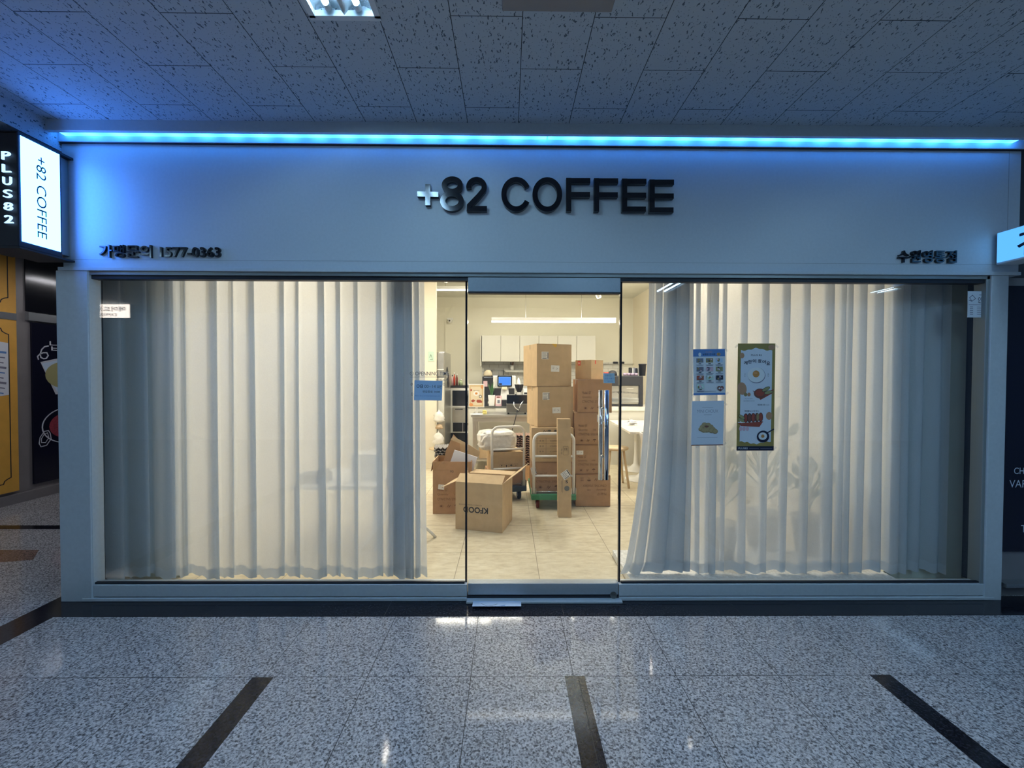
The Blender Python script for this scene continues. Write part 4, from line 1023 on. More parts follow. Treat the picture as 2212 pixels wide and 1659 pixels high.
fr = FRONT(0, 0, 0); m = MB(); f2 = Fr(fr.p(w*.59, .262), (-1, 0, 0), (0, 0, -1))
f2.n = Vector((0, -1, 0))
m.text(f2, 'KFOOD', -.065, .0, .17, .054, 'ink_black', .0012, bold=.03); m.text(f2, 'KOREA FOODSERVICE', .0, .066-.085+.0, .0+.17, .072-.085+.0, 'ink_dim', .0012) if 0 else None
m.build('print', t)
bpy.data.objects.remove(t.children[-1])
m = MB(); k0, k1 = w*.70, w*.17       # K at the right, letters upside down
f2 = Fr((k0, 0, .215), (-1, 0, 0), (0, 0, -1)); f2.n = Vector((0, -1, 0))
m.text(f2, 'KFOOD', 0, 0, k0-k1, .055, 'ink_black', .0012, bold=.03); m.text(f2, 'KOREA FOODSERVICE', .06, -.022, .06+.22, -.012, 'ink_dim', .0012)
m.build('print', t)
# trash box at the left
a = D(935, 1112, 4.28); w = px_w(935, 1018, 4.28)
t = open_box('tall brown open box stuffed with flattened cardboard, left of the open kraft box', (a.x, a.y, .001), w, .34, .532, 0, 'kraft_brown', [('left', .10, 170, .0)])
m = MB(); fr = FRONT(0, 0, 0); model_print(m, fr, w, .36, .03); m.text(fr, '90', w*.45, .42, w*.54, .445, 'ink_dim', .0009); m.rect(fr, .015, .445, w*.42, .4465, 'ink_brown', .0009); m.build('print', t)
ship_label(t, fr, .085, .275, .06, .05, -.1, lines=False)
def slab_piece(label, pts, d, th, matn, name='cardboard_sheet', tiltv=.12, cat='cardboard', group='flattened cardboard in the brown box'):
    m = MB(); P_ = [D(px, py, d) for px, py in pts]; zmin = min(q.z for q in P_); n = len(P_)
    f = [(q.x, q.y+(q.z-zmin)*tiltv, q.z) for q in P_]; bk = [(x, y+th, z) for x, y, z in f]
    m.add(f+bk, [tuple(range(n)), tuple(range(2*n-1, n-1, -1))]+[(i, n+i, n+(i+1) % n, (i+1) % n) for i in range(n)], matn)
    o = m.build(name); tag(o, label, cat, group); return o
slab_piece('wide dark brown cardboard sheet leaning in the tall brown box', [(952, 1030), (962, 975), (978, 940), (992, 955), (1000, 1030)], 4.42, .006, 'kraft_brown')
slab_piece('pale torn cardboard strip on top of the tall brown box', [(973, 950), (978, 943), (1006, 957), (1004, 962)], 4.40, .005, 'kraft_light')
slab_piece('cardboard sheet folded towards the right on the tall brown box', [(984, 955), (1012, 962), (1037, 977), (1030, 995), (1000, 1030), (985, 1030)], 4.50, .006, 'kraft')
slab_piece('white foam board sticking out of the tall brown box', [(971, 1002), (981, 973), (1031, 989), (1018, 1030), (968, 1030)], 4.36, .012, 'foam_white', 'foam_board', cat='foam board', group=None)
# egg trays
def egg_tray(name, label, loc, rz, n, m_, grp, nx=6, ny_=5):
    for k in range(n):
        m = MB(); s_ = .048; vs = []; fs = []; NX_, NY_ = nx*4+1, ny_*4+1
        for j in range(NY_):
            for i in range(NX_):
                zz_ = .022+.013*math.sin(i*math.pi/2+math.pi/2)*math.sin(j*math.pi/2+math.pi/2); vs.append((i*s_/4-nx*s_/2, j*s_/4-ny_*s_/2, zz_))
        for j in range(NY_-1):
            for i in range(NX_-1): fs.append((j*NX_+i, j*NX_+i+1, (j+1)*NX_+i+1, (j+1)*NX_+i))
        m.add(vs, fs, m_, True); o = m.build(name, loc=(loc[0]+.006*math.sin(k*2.1), loc[1], loc[2]+k*.031), rz=rz+.05*math.sin(k*1.7)); so = o.modifiers.new('solid', 'SOLIDIFY'); so.thickness = .004
        tag(o, label, 'egg tray', grp)
q = D(945, 1000, 4.75)
m = MB(); fl = D(932, 1060, 4.72)
t, fr, m = carton('dark brown box carrying grey egg trays behind the tall brown box', (fl.x+.03, fl.y+.05, .001), .26, .28, .46, R(8), 'kraft_brown'); m.build('print', t)
egg_tray('egg_tray', 'grey pulp egg tray in the pile at the left behind the brown box', (fl.x+.15, fl.y+.20, .468), R(8), 4, 'tray_grey', 'grey egg trays by the left curtain')
q = D(1128, 1000, 5.7)
t, fr, m = carton('plain cardboard box under the brown egg trays, below the steel table', (q.x-.15, q.y-.05, .001), .34, .30, .20, 0, 'kraft_brown'); m.build('print', t)
egg_tray('egg_tray', 'reddish brown pulp egg tray in the tall pile beside the cart stack', (q.x+.02, q.y+.10, .21), 0, 13, 'tray_brown', 'brown egg trays under the steel table')

# --- partition, bags
q = D(951, 900, 6.2)
def bag(label, x, y, z, w, h, matn, grp):
    m = MB(); rb = random.Random(int(z*1000)); nu, nv = 14, 9; vs = []
    for i in range(nv+1):
        t_ = i/nv; r_ = w*(.12+.88*math.sin(math.pi*min(1, t_*.62+.02))**.8) if t_ > .12 else w*.12
        if i == nv: r_ = w*.35
        for j in range(nu): a_ = 2*math.pi*j/nu; k = 1+rb.uniform(-.22, .22); vs.append((x+r_*k*math.cos(a_), y+r_*.7*k*math.sin(a_), z-h*t_))
    m.add(vs, [(i*nu+j, (i+1)*nu+j, (i+1)*nu+(j+1) % nu, i*nu+(j+1) % nu) for i in range(nv) for j in range(nu)]+[tuple(nv*nu+j for j in range(nu))], matn, True)
    o = m.build('plastic_bag'); tag(o, label, 'bag', grp)
yb_ = 4.11
for lab, px, py, w, h, mm_ in (('white plastic bag hanging highest at the end of the partition wall', 948, 885, .085, .20, 'plastic_bag'), ('tan bag hanging between the white bags at the partition wall', 949, 915, .06, .09, 'plastic_bag_tan'), ('white plastic bag hanging lowest at the end of the partition wall', 947, 930, .085, .24, 'plastic_bag')):
    q = D(px, py, yb_+2.62); bag(lab, q.x, q.y, q.z, w, h, mm_, 'bags at the partition wall')
q = D(948, 965, 6.4)
m = MB().lathe(q.x, 6.4-2.62, [(.03, .0), (.03, .29), (.15, .30), (.15, .318), (.0, .32)], 'wood_light', 20); o = m.build('round_stool'); tag(o, 'round pale stool top beside the partition wall, mostly hidden by egg trays', 'stool')
# memo on the partition
q = D(930.5, 770, 6.79)
m = MB(); fr = FRONT(q.x, 4.178, q.z); m.rect(fr, -.045, -.08, .05, .08, 'mint_print', .002).stroke(fr, [(-.02, -.02), (0, .03), (.02, -.02)], .006, 'leaf', .0026).stroke(fr, [(-.01, -.05), (.03, -.04), (.02, -.06)], .005, 'leaf', .0026)
o = m.build('memo'); tag(o, 'small pale green memo stuck on the beige partition wall', 'note')
# --- fridge
fa = D(943, 800, 6.95); xf1 = D(961, 800, 6.95).x
t = thing('refrigerator', 'tall silver refrigerator behind the partition wall', 'refrigerator', (xf1-.62, 6.95-2.62, 0))
H = 1.80
MB().box(0, .62, 0, .72, .04, H, 'steel').build('body', t, bevel=.008)
MB().box(.01, .61, -.03, 0, .72, H-.43, 'white_laminate').build('door', t, bevel=.006)
MB().box(.01, .61, -.03, 0, .08, .70, 'steel').build('door', t, bevel=.006)
MB().box(.01, .61, -.04, 0, H-.40, H-.02, 'steel').box(.35, .50, -.046, -.04, H-.25, H-.13, 'ink_black').box(.01, .61, -.055, -.035, H-.30, H-.285, 'white_plastic').build('control_panel', t, bevel=.003)
m = MB(); fs_ = Fr((.62, 0, 0), (0, 1, 0), (0, 0, 1)); m.ell(fs_, .25, 1.45, .10, .11, 'ink_black', .004); m.ell(fs_, .36, 1.32, .09, .12, 'ink_black', .0045); m.ell(fs_, .20, 1.42, .05, .06, 'label_white', .006); m.build('magnet', t)
# --- ice cabinet
ix0 = xf1+.03; ix1 = D(1014, 850, 7.75).x
t = thing('undercounter_freezer', 'white framed freezer cabinet with dark top panel beside the refrigerator', 'freezer', (ix0-.06, 7.76-2.62, 0))
w = ix1-ix0+.06; H = 1.19
MB().box(0, w, 0, .5, .36, H, 'white_plastic').build('body', t, bevel=.004); MB().box(.0, w, .03, .5, 0, .36, 'black_matte').build('base', t)
MB().box(-.005, w+.005, -.01, .5, H, H+.035, 'black_matte').build('worktop', t); MB().box(.05, w-.012, -.012, 0, H-.33, H-.05, 'black_gloss').build('door', t)
MB().box(.05, w-.012, -.012, 0, .56, H-.36, 'steel').build('door', t); MB().box(.10, .24, -.035, -.012, H-.40, H-.385, 'black_matte').build('handle', t)
MB().box(.06, .06+(w-.08)*.62, -.012, 0, .385, .545, 'ink_black').build('grille', t); MB().box(.07+(w-.08)*.62, w-.015, -.012, 0, .385, .545, 'ink_black').build('grille', t)
zt_ = H+.036
for lab, px, hh_, rr_, m1, m2 in (('tall bottle with dark cap, left on the freezer cabinet', 977, .20, .018, 'pink', 'ink_black'), ('bottle with red label beside the dark capped one', 981.5, .24, .019, 'red_sticker', 'label_white'), ('dark red bottle with pale top, middle of the freezer cabinet', 986.8, .22, .022, 'meat_dark', 'label_white'), ('low green and white jar on the freezer cabinet', 995, .12, .04, 'leaf_pale', 'label_white')):
    q = D(px, 835, 7.9); t = thing('bottle', lab, 'bottle', (q.x, q.y, zt_), 0, 'bottles on the freezer cabinet')
    MB().lathe(0, 0, [(rr_, 0), (rr_, hh_*.6), (rr_*.45, hh_*.78), (rr_*.45, hh_*.86)], m1, 14).build('glass_body', t); MB().lathe(0, 0, [(rr_*.55, hh_*.86), (rr_*.55, hh_)], m2, 12).build('cap', t)
# --- camera and conduit on the back wall
q = D(972, 693, 8.85); q2 = D(962, 770, 8.85)
t = thing('security_camera', 'small white dome camera high on the back wall', 'camera', (q.x, BACK, q.z))
MB().box(-.06, .06, -.05, 0, .02, .06, 'white_plastic').build('mount', t); MB().lathe(0, -.06, [(.0, -.05), (.035, -.042), (.052, -.01), (.05, .02)], 'white_plastic', 18).build('dome', t); m = MB().tube([(0, -.112, -.005), (0, -.10, -.005)], .016, 'ink_black', 12); m.build('lens', t)
o = MB().box(q2.x-.012, q2.x+.012, BACK-.02, BACK, 1.2, q.z+.0, 'cream_wall').box(q2.x-.012, q.x-.06, BACK-.02, BACK, q.z, q.z+.024, 'cream_wall').build('conduit'); tag(o, 'thin cream cable duct running down the back wall below the camera', 'cable duct')
# --- wall cabinets
YC = 5.88; cz0, cz1 = D(1106, 781, YC+2.62).z, D(1106, 725, YC+2.62).z
x0 = D(1041, 750, YC+2.62).x; x1 = D(1286.5, 750, YC+2.62).x; wd_ = (x1-x0)/6
for i_ in range(3):
    t = thing('wall_cabinet', ['white wall cabinet at the left end of the row, above the till', 'white wall cabinet in the middle of the row, behind the box stack', 'white wall cabinet at the right end of the row'][i_], 'cabinet', (x0+2*i_*wd_, YC, cz0), 0, 'wall cabinets')
    MB().box(0, 2*wd_-.002, .0, BACK-YC-.002, 0, cz1-cz0, 'white_laminate').build('body', t)
    for k_ in range(2): MB().box(k_*wd_+.003, (k_+1)*wd_-.005, -.02, -.001, .0, cz1-cz0, 'white_laminate').build('door', t, bevel=.002)
# backsplash
struct('wall_tiles', MB().box(x0-.02, 2.4, BACK-.012, BACK-.0015, .9, cz0, 'subway_tile'))
struct('trim_24', MB().box(x0-.03, x0-.012, BACK-.4, BACK-.001, cz0-.09, cz1, 'white_laminate'))
# shelf
q = D(1091, 802, 8.75); q2 = D(1200, 802, 8.75); zs_ = q.z
t = MB().box(q.x, q2.x, BACK-.20, BACK-.013, zs_-.02, zs_+.02, 'white_laminate').build('wall_shelf'); tag(t, 'white wall shelf on the tiles below the cabinets', 'shelf')
q = D(1106, 800, 8.68); t = thing('utensil_cup', 'white cup of dark utensils on the wall shelf', 'cup', (q.x, BACK-.12, zs_+.021))
MB().lathe(0, 0, [(.035, 0), (.045, .105), (.040, .105), (.032, .01)], 'white_plastic', 18).build('cup', t)
for k_, (dx, dy, mm_) in enumerate(((-.03, .01, 'ink_black'), (0, .0, 'meat_dark'), (.02, .01, 'wood_light'), (.03, -.01, 'meat_dark'))): MB().tube([(dx*.4, dy, .012), (dx, dy, .17)], .007, mm_, 8).build('utensil', t)
q = D(1124, 800, 8.68); m = MB(); m.lathe(q.x, BACK-.11, [(.06, zs_+.022), (.085, zs_+.03), (.09, zs_+.10), (.086, zs_+.10), (.08, zs_+.032)], 'clear_acrylic', 18); o = m.build('glass_bowl'); tag(o, 'clear glass bowl on the wall shelf beside the utensil cup', 'bowl')
# rack on the counter
q = D(1061, 812, 8.5); q2 = D(1087, 799, 8.5); m = MB()
for y_ in (6.10, 6.24): m.tube([(q.x, y_, .93), (q.x, y_, q2.z), (q2.x, y_, q2.z), (q2.x, y_, .93)], .006, 'black_matte', 8)
for x_ in (q.x, q2.x): m.tube([(x_, 6.10, q2.z), (x_, 6.24, q2.z)], .006, 'black_matte', 8)
m.tube([(q.x, 6.10, 1.35), (q2.x, 6.10, 1.35)], .005, 'black_matte', 8)
m.box(q.x-.02, q2.x+.02, 6.09, 6.25, .912, .93, 'black_matte')
o = m.build('wire_rack'); tag(o, 'black wire rack standing behind the till', 'rack')
# back counter
struct_y = 5.62
o = MB().box(x0-.05, 1.2, struct_y, BACK-.015, 0, .88, 'white_laminate').build('body')
t = thing('back_counter', 'white back counter under the wall cabinets', 'counter', (0, 0, 0)); o.parent = t
MB().box(x0-.05, 1.2, struct_y-.02, BACK-.013, .88, .91, 'marble').build('worktop', t)
q = D(1042, 850, 8.3); q2 = D(1066, 813, 8.3)
t = thing('bar_fridge', 'small black fridge with a pink note on the back counter', 'fridge', (q.x, 5.66, .911)); hh_ = q2.z-.911; w = q2.x-q.x
MB().box(0, w, 0, .42, 0, hh_, 'black_matte').build('body', t, bevel=.006); MB().box(.03, w, -.012, 0, hh_-.03, hh_-.015, 'chrome').build('door_trim', t)
MB().rect(FRONT(0, -.001, 0), .02, hh_-.20, .10, hh_-.09, 'pink', .001).build('sticky_note', t)
o = MB().box(D(1067, 813, 8.3).x, D(1067, 813, 8.3).x+.40, 5.70, 6.08, .9115, 1.155, 'black_matte').build('oven'); tag(o, 'low black appliance behind the till on the back counter', 'appliance')
rb = random.Random(5); q = D(1054, 806, 8.4); m = MB(); nu = 12; vs = []
for i in range(7):
    for j in range(nu): a_ = 2*math.pi*j/nu; r_ = [.02, .075, .085, .085, .08, .06, .03][i]*(1+rb.uniform(-.15, .15)); vs.append((q.x+r_*math.cos(a_), 5.82+r_*.7*math.sin(a_), 1.40+[0, .005, .03, .06, .085, .105, .125][i]))
m.add(vs, [(i*nu+j, i*nu+(j+1) % nu, (i+1)*nu+(j+1) % nu, (i+1)*nu+j) for i in range(6) for j in range(nu)], 'cream_paper', True)
o = m.build('bread_bag'); o.location.z = (.911+hh_)-1.40+.001; tag(o, 'crumpled orange and white bread bag on the small black fridge', 'bag')

# --- front counter with the till
CY = 4.28; cxl = D(1011, 880, 6.9).x; ctz = D(1060, 877.5, 6.9).z
t = thing('service_counter', 'cream service counter with dark worktop edge behind the steel table', 'counter', (0, 0, 0))
MB().box(cxl, .72, CY+.01, CY+.62, 0, ctz-.03, 'white_laminate').build('body', t); MB().box(cxl-.01, .73, CY, CY+.63, ctz-.03, ctz, 'dark_steel').build('worktop', t)
MB().box(cxl+.45, .5, CY-.001, CY+.01, ctz-.12, ctz-.035, 'white_laminate').build('front_panel', t)
CT = ctz+.001
# till
q = D(1089.5, 858, 7.15); t = thing('cash_register', 'white touchscreen till with a glowing blue screen', 'till', (q.x, 7.15-2.62, CT))
def T(px, py, d=7.05): v = D(px, py, d); return v.x-q.x, v.z-CT
s0 = T(1074.5, 835); s1 = T(1106, 811.5); yy = -.12
m = MB().box(-.09, .09, -.08, .14, 0, .02, 'white_plastic'); m.build('foot', t, bevel=.004)
b0 = T(1080, 859); b1 = T(1099, 838); m = MB(); vs = [(b0[0], -.09, .015), (-b0[0]+.02, -.09, .015), (.06, -.06, s0[1]+.03), (-.05, -.06, s0[1]+.03), (b0[0], .06, .015), (-b0[0]+.02, .06, .015), (.06, .0, s0[1]+.03), (-.05, .0, s0[1]+.03)]
m.add(vs, [(0, 1, 2, 3), (5, 4, 7, 6), (4, 0, 3, 7), (1, 5, 6, 2), (3, 2, 6, 7), (0, 4, 5, 1)], 'white_plastic'); m.build('stand', t)
wb = T(1065, 840)[0], T(1114, 812)[0]
m = MB().box(wb[0], wb[1], -.06, -.02, s0[1]-.03, s1[1]-.0, 'white_plastic'); m.build('display_back', t, bevel=.01)
MB().box(s0[0], s1[0], -.12, -.075, s0[1], s1[1]+.005, 'black_gloss').build('bezel', t, bevel=.005)
scr = MB().rect(FRONT(0, -.12, 0), s0[0]+.02, s0[1]+.02, s1[0]-.02, s1[1]-.018, 'screen_line', .001).rect(FRONT(0, -.12, 0), s0[0]+.025, s0[1]+.025, s1[0]-.025, s1[1]-.022, 'screen_blue', .0015).rect(FRONT(0, -.12, 0), s0[0]+.025, s0[1]+.025, s0[0]+.075, s0[1]+.055, 'navy_print', .002); scr.build('screen', t)
MB().box(-.04, .045, -.13, -.075, s0[1]-.05, s0[1]-.003, 'cream_paper').build('card_reader', t, bevel=.004)
# plant
q = D(1062, 877, 6.98); t = thing('potted_plant', 'small snake plant with pointed green leaves in a white square pot', 'plant', (q.x, 6.98-2.62, CT))
m = MB(); vs = [(sx*r_, sy*r_, z) for r_, z in ((.042, 0), (.058, .175)) for sx, sy in ((-1, -1), (1, -1), (1, 1), (-1, 1))]
m.add(vs, [(3, 2, 1, 0), (4, 5, 6, 7), (0, 1, 5, 4), (1, 2, 6, 5), (2, 3, 7, 6), (3, 0, 4, 7)], 'white_plastic'); m.build('pot', t, bevel=.004)
for k_ in range(13):
    a_ = k_*2.4; L_ = .10+.015*(k_ % 5)+(.03 if k_ < 5 else 0); ln = .09*(.3+.7*((k_*37) % 10)/10); m = MB(); ca, sa = math.cos(a_), math.sin(a_); vs = []; fs = []
    for i in range(6):
        t_ = i/5; cx = ca*(.012+ln*t_**1.4); cy = sa*(.012+ln*t_**1.4); z = .17+L_*1.5*t_*(1-.12*t_); wv = .011*math.sin(math.pi*(.25+.75*t_))**.8+.0006
        vs += [(cx-sa*wv, cy+ca*wv, z), (cx, cy, z-.003), (cx+sa*wv, cy-ca*wv, z)]
    for i in range(5):
        b_ = 3*i; fs += [(b_, b_+1, b_+4, b_+3), (b_+1, b_+2, b_+5, b_+4)]
    m.add(vs, fs, 'leaf' if k_ % 4 else 'leaf_pale', True); m.build('leaf', t)
# card stand, small things
q = D(1077, 877, 6.95); t = thing('card_stand', 'small pink and white card in a clear stand beside the plant', 'card', (q.x, 6.95-2.62, CT))
MB().box(-.05, .05, 0, .006, 0, .17, 'pink').build('card', t); MB().rect(FRONT(0, -.001, 0), -.038, .03, .038, .125, 'label_white', .0005).rect(FRONT(0, -.001, 0), -.02, .045, .02, .10, 'grey_print', .001).rect(FRONT(0, -.001, 0), -.03, .135, .02, .155, 'meat_dark', .001).build('print', t); MB().box(-.055, .055, -.03, .04, -.0005, .006, 'clear_acrylic').build('base', t)
q = D(1051, 877, 6.93); t = thing('phone_cradle', 'black cradle on the counter between the poster stand and the plant pot', 'cradle', (q.x, 6.93-2.62, CT)); MB().box(-.04, .02, -.02, .06, 0, .015, 'ink_black').build('base', t, bevel=.003); MB().box(-.035, .02, .0, .02, .015, .13, 'ink_black').build('cradle', t, bevel=.003)
q = D(1088, 877, 6.95)
o = MB().box(q.x-.035, q.x+.05, 6.93-2.62, 7.03-2.62, CT, CT+.10, 'ink_black').build('receipt_printer', bevel=.006); tag(o, 'black receipt printer under the till screen', 'printer')
q = D(1105.5, 858, 7.0); t = thing('paper_cup', 'small blue cup beside the till stand', 'cup', (q.x, 6.99-2.62, CT)); MB().lathe(0, 0, [(.022, 0), (.028, .10)], 'ink_black', 14).build('holder', t); MB().lathe(0, 0, [(.024, .1), (.030, .17), (.027, .17)], 'blue_cup', 14).build('cup', t)
q = D(1073, 855, 7.33); o = MB().box(q.x-.06, q.x+.04, 7.28-2.62, 7.38-2.62, CT, CT+.13, 'kraft_brown').build('card_box', bevel=.003); tag(o, 'small brown box behind the card stand', 'box')
q = D(1120, 815, 7.35); m = MB(); rb = random.Random(8); nu = 12; vs = []
for i in range(8):
    for j in range(nu): a_ = 2*math.pi*j/nu; r_ = [.065, .068, .07, .066, .06, .05, .035, .01][i]*(1+rb.uniform(-.07, .07)); vs.append((q.x-.0+r_*math.cos(a_), 7.3-2.62+r_*math.sin(a_), CT+.02+i*.066*1.0))
m.add(vs, [(i*nu+j, i*nu+(j+1) % nu, (i+1)*nu+(j+1) % nu, (i+1)*nu+j) for i in range(7) for j in range(nu)]+[tuple(range(nu))[::-1]], 'bubble_wrap', True)
o = m.build('cup_sleeve'); o.location.z = -.0195; tag(o, 'upright plastic sleeve of white cups right of the till', 'cup sleeve')
# coffee machine part and filter holder
q0 = D(1094, 876, 6.62); q1 = D(1139, 862, 6.62)
t = thing('grill_machine', 'dark grey countertop machine with curved handles on the steel table', 'machine', (q0.x, 6.34-2.62, 0)); w = q1.x-q0.x
zT = D(1080, 897, 6.35).z
STz = D(1060, 893, 6.5).z
MB().box(0, w, 0, .30, STz+.025, STz+.16, 'dark_steel').build('body', t, bevel=.01); MB().box(.005, w, .02, .30, STz+.16, STz+.29, 'black_gloss').build('hood', t, bevel=.006)
for sx in (.03, w-.04): MB().lathe(sx, .05, [(.014, STz+.001), (.014, STz+.026)], 'ink_black', 10).build('foot', t)
hx_ = w*.5
MB().tube([(hx_-.05, -.01, STz+.20), (hx_-.055, -.04, STz+.15), (hx_-.03, -.05, STz+.10), (hx_+.01, -.04, STz+.075), (hx_+.03, -.01, STz+.06)], .009, 'chrome', 10).build('handle', t)
MB().tube([(hx_+.09, -.01, STz+.205), (hx_+.05, -.04, STz+.15), (hx_+.03, -.04, STz+.10)], .008, 'chrome', 10).build('handle', t)
MB().tube([(hx_-.02, .12, STz+.28), (hx_-.02, .12, STz+.33)], .012, 'chrome', 10).build('spout', t)
cd_ = [Vector((hx_+.0, -.01, STz+.05)), Vector((hx_-.01, -.10, STz+.03)), Vector((hx_-.03, -.13, STz-.06)), Vector((hx_-.07, -.13, STz-.2)), Vector((hx_-.11, -.12, STz-.32))]
MB().tube([(hx_, -.012, STz+.045), (hx_, -.0, STz+.045)], .016, 'ink_black', 12).build('knob', t); MB().tube(cd_, .006, 'ink_black', 8).build('power_cord', t)
q = D(1121, 862, 6.55); t = thing('filter_holder', 'black pleated paper cup holder above the dark machine', 'filter holder', (q.x, 6.34-2.62+.13, STz+.331)); m = MB(); nu = 28; vs = []
for r_, z in ((.03, 0), (.052, .05), (.068, .11)):
    for j in range(nu): k = 1+.10*(1 if j % 2 else -1)*(z/.11); vs.append((r_*k*math.cos(2*math.pi*j/nu), r_*k*math.sin(2*math.pi*j/nu), z+(.012 if j % 2 and z > .1 else 0)))
m.add(vs, [(i*nu+j, i*nu+(j+1) % nu, (i+1)*nu+(j+1) % nu, (i+1)*nu+j) for i in range(2) for j in range(nu)]+[tuple(range(nu))[::-1]], 'ink_black'); m.build('cup', t)
q = D(1134, 850, 7.2); o = MB().box(q.x-.03, q.x+.16, 4.45, 4.66, CT, CT+.28, 'white_plastic').box(q.x-.02, q.x+.15, 4.44, 4.45, CT+.03, CT+.14, 'ink_black').box(q.x-.02, q.x+.15, 4.44, 4.45, CT+.18, CT+.22, 'ink_black').build('coffee_grinder', bevel=.004); tag(o, 'white and black appliance half hidden behind the box stack', 'appliance')
# --- steel table
tx0 = D(1017.5, 900, 6.25).x; t = thing('steel_table', 'stainless steel work table in front of the service counter', 'table', (0, 0, 0)); tz = STz; TY0, TY1 = 3.62, 4.22
MB().box(tx0, .50, TY0, TY1, tz-.035, tz, 'steel').build('table_top', t, bevel=.003)
MB().box(tx0+.02, .48, TY0+.015, TY0+.03, tz-.10, tz-.035, 'steel').box(tx0+.02, tx0+.035, TY0+.03, TY1-.02, tz-.10, tz-.035, 'steel').build('apron', t)
for x_ in (tx0+.045, .46):
    for y_ in (TY0+.05, TY1-.04): MB().box(x_-.02, x_+.02, y_-.02, y_+.02, 0.001, tz-.035, 'steel').build('leg', t)
MB().box(tx0+.02, .48, TY0+.03, TY1-.02, .14, .16, 'steel').build('lower_shelf', t)
q = D(1066, 960, 6.5); o = MB().lathe(q.x, 3.95, [(.045, .161), (.055, .52), (.03, .53), (.028, .60), (.0, .61)], 'dark_steel', 16).build('canister'); tag(o, 'grey canister on the lower shelf of the steel table', 'canister')
q = D(1044, 960, 6.5); o = MB().box(q.x-.06, q.x+.08, 3.75, 4.0, .161, .42, 'kraft').build('cardboard_box', bevel=.003); tag(o, 'small kraft box on the lower shelf of the steel table', 'box')
# poster stand on the table
q = D(1029, 897, 6.30); t = thing('poster_stand', 'white tabletop stand holding a small egg poster, left end of the steel table', 'poster stand', (q.x, 6.30-2.62+.02, tz+.001))
MB().lathe(0, 0, [(.10, 0), (.10, .008), (.025, .014), (.0, .015)], 'white_plastic', 24).build('base', t); MB().tube([(0, 0, .01), (0, 0, .22)], .018, 'white_plastic', 12).build('post', t)
w_, h0, h1 = .128, .165, .165+.335
v0 = D(1014, 880, 6.30); v1 = D(1048, 830, 6.30); w_ = (v1.x-v0.x)/2; h0, h1 = v0.z-tz, v1.z-tz
MB().box(-w_, w_, -.03, -.012, h0, h1, 'white_plastic').build('frame', t, bevel=.003)
m = MB(); fr = FRONT(-w_, -.03, h0); Wp, Hp = 2*w_, h1-h0; m.rect(fr, .012, .012, Wp-.012, Hp-.012, 'tan_paper', .001).rect(fr, .035, .035, Wp-.035, Hp-.04, 'cream_paper', .0015)
m.ell(fr, .04, .04, .03, .025, 'orange_paper', .002); m.ell(fr, Wp-.03, Hp-.04, .02, .03, 'orange_paper', .002); m.ell(fr, .04, Hp-.09, .012, .018, 'red_meat', .002)
m.text(fr, '계란이 왔어요', .07, Hp*.70, Wp-.07, Hp*.745, 'ink_black', .002); m.ell(fr, Wp/2, Hp*.60, .045, .035, 'egg_white', .0022); m.ell(fr, Wp/2, Hp*.60, .019, .017, 'yolk', .0025)
m.ell(fr, Wp*.76, Hp*.47, .022, .022, 'ink_black', .0022); m.ell(fr, Wp*.76, Hp*.47, .014, .014, 'egg_white', .0025)
m.poly(fr, [(Wp*.15, Hp*.28), (Wp*.28, Hp*.21), (Wp*.45, Hp*.29), (Wp*.30, Hp*.35)], 'red_meat', .0022); m.poly(fr, [(Wp*.50, Hp*.27), (Wp*.57, Hp*.20), (Wp*.85, Hp*.20), (Wp*.88, Hp*.25), (Wp*.78, Hp*.33), (Wp*.55, Hp*.33)], 'red_meat', .0022); m.build('poster', t)
q = D(1040, 893, 6.32); m = MB(); m.box(q.x+.01, q.x+.075, 3.76, 3.84, tz+.001, tz+.03, 'sponge').box(q.x+.012, q.x+.07, 3.77, 3.83, tz+.03, tz+.055, 'sponge'); o = m.build('sponge', bevel=.006); tag(o, 'yellow cleaning sponges on the steel table beside the poster stand', 'sponge')
# --- right hand bar
BYF = 4.05; bx0 = D(1318, 900, 6.66).x; bz = D(1360, 879.5, 6.65).z
t = thing('bar_counter', 'cream bar counter under the espresso machine at the right', 'counter', (0, 0, 0))
MB().box(bx0, SHOP_R-.003, BYF+.02, BYF+.65, 0, bz-.06, 'white_laminate').build('body', t); MB().box(bx0-.02, SHOP_R-.003, BYF, BYF+.67, bz-.06, bz, 'marble').build('worktop', t, bevel=.003)
q0 = D(1303, 874, 6.8); q1 = D(1389, 806, 6.8)
t = thing('espresso_machine', 'black and steel espresso machine on the bar counter', 'espresso machine', (q0.x, 6.8-2.62, bz+.001)); w = q1.x-q0.x
zq = lambda py: D(1350, py, 6.8).z-bz
MB().box(.02, w-.02, .02, .45, .03, zq(833), 'steel').build('body', t, bevel=.006)
MB().box(0, w, -.02, .47, zq(833), zq(812), 'black_matte').build('top_housing', t, bevel=.012)
MB().box(w-.06, w, -.02, .47, .0, zq(832), 'black_matte').box(0, .05, -.02, .47, .0, zq(832), 'black_matte').build('side_panel', t, bevel=.008)
MB().box(.05, w-.07, -.012, .02, zq(869), zq(860), 'chrome').build('bottom_trim', t, bevel=.004); MB().box(.02, w-.03, .0, .3, .0, .03, 'ink_black').build('drip_tray', t)
m = MB(); fr = FRONT(0, .018, 0); cc = (D(1338, 846, 6.8).x-q0.x, zq(847))
for k_ in range(-12, 15):
    if k_ == 0: continue
    u = cc[0]+k_*.021; v = cc[1]-abs(k_)*.0018+.004; m.stroke(fr, [(u, v+.012), (u+(.006 if k_ > 0 else -.006), v-.012)], .005, 'ink_black', .002)
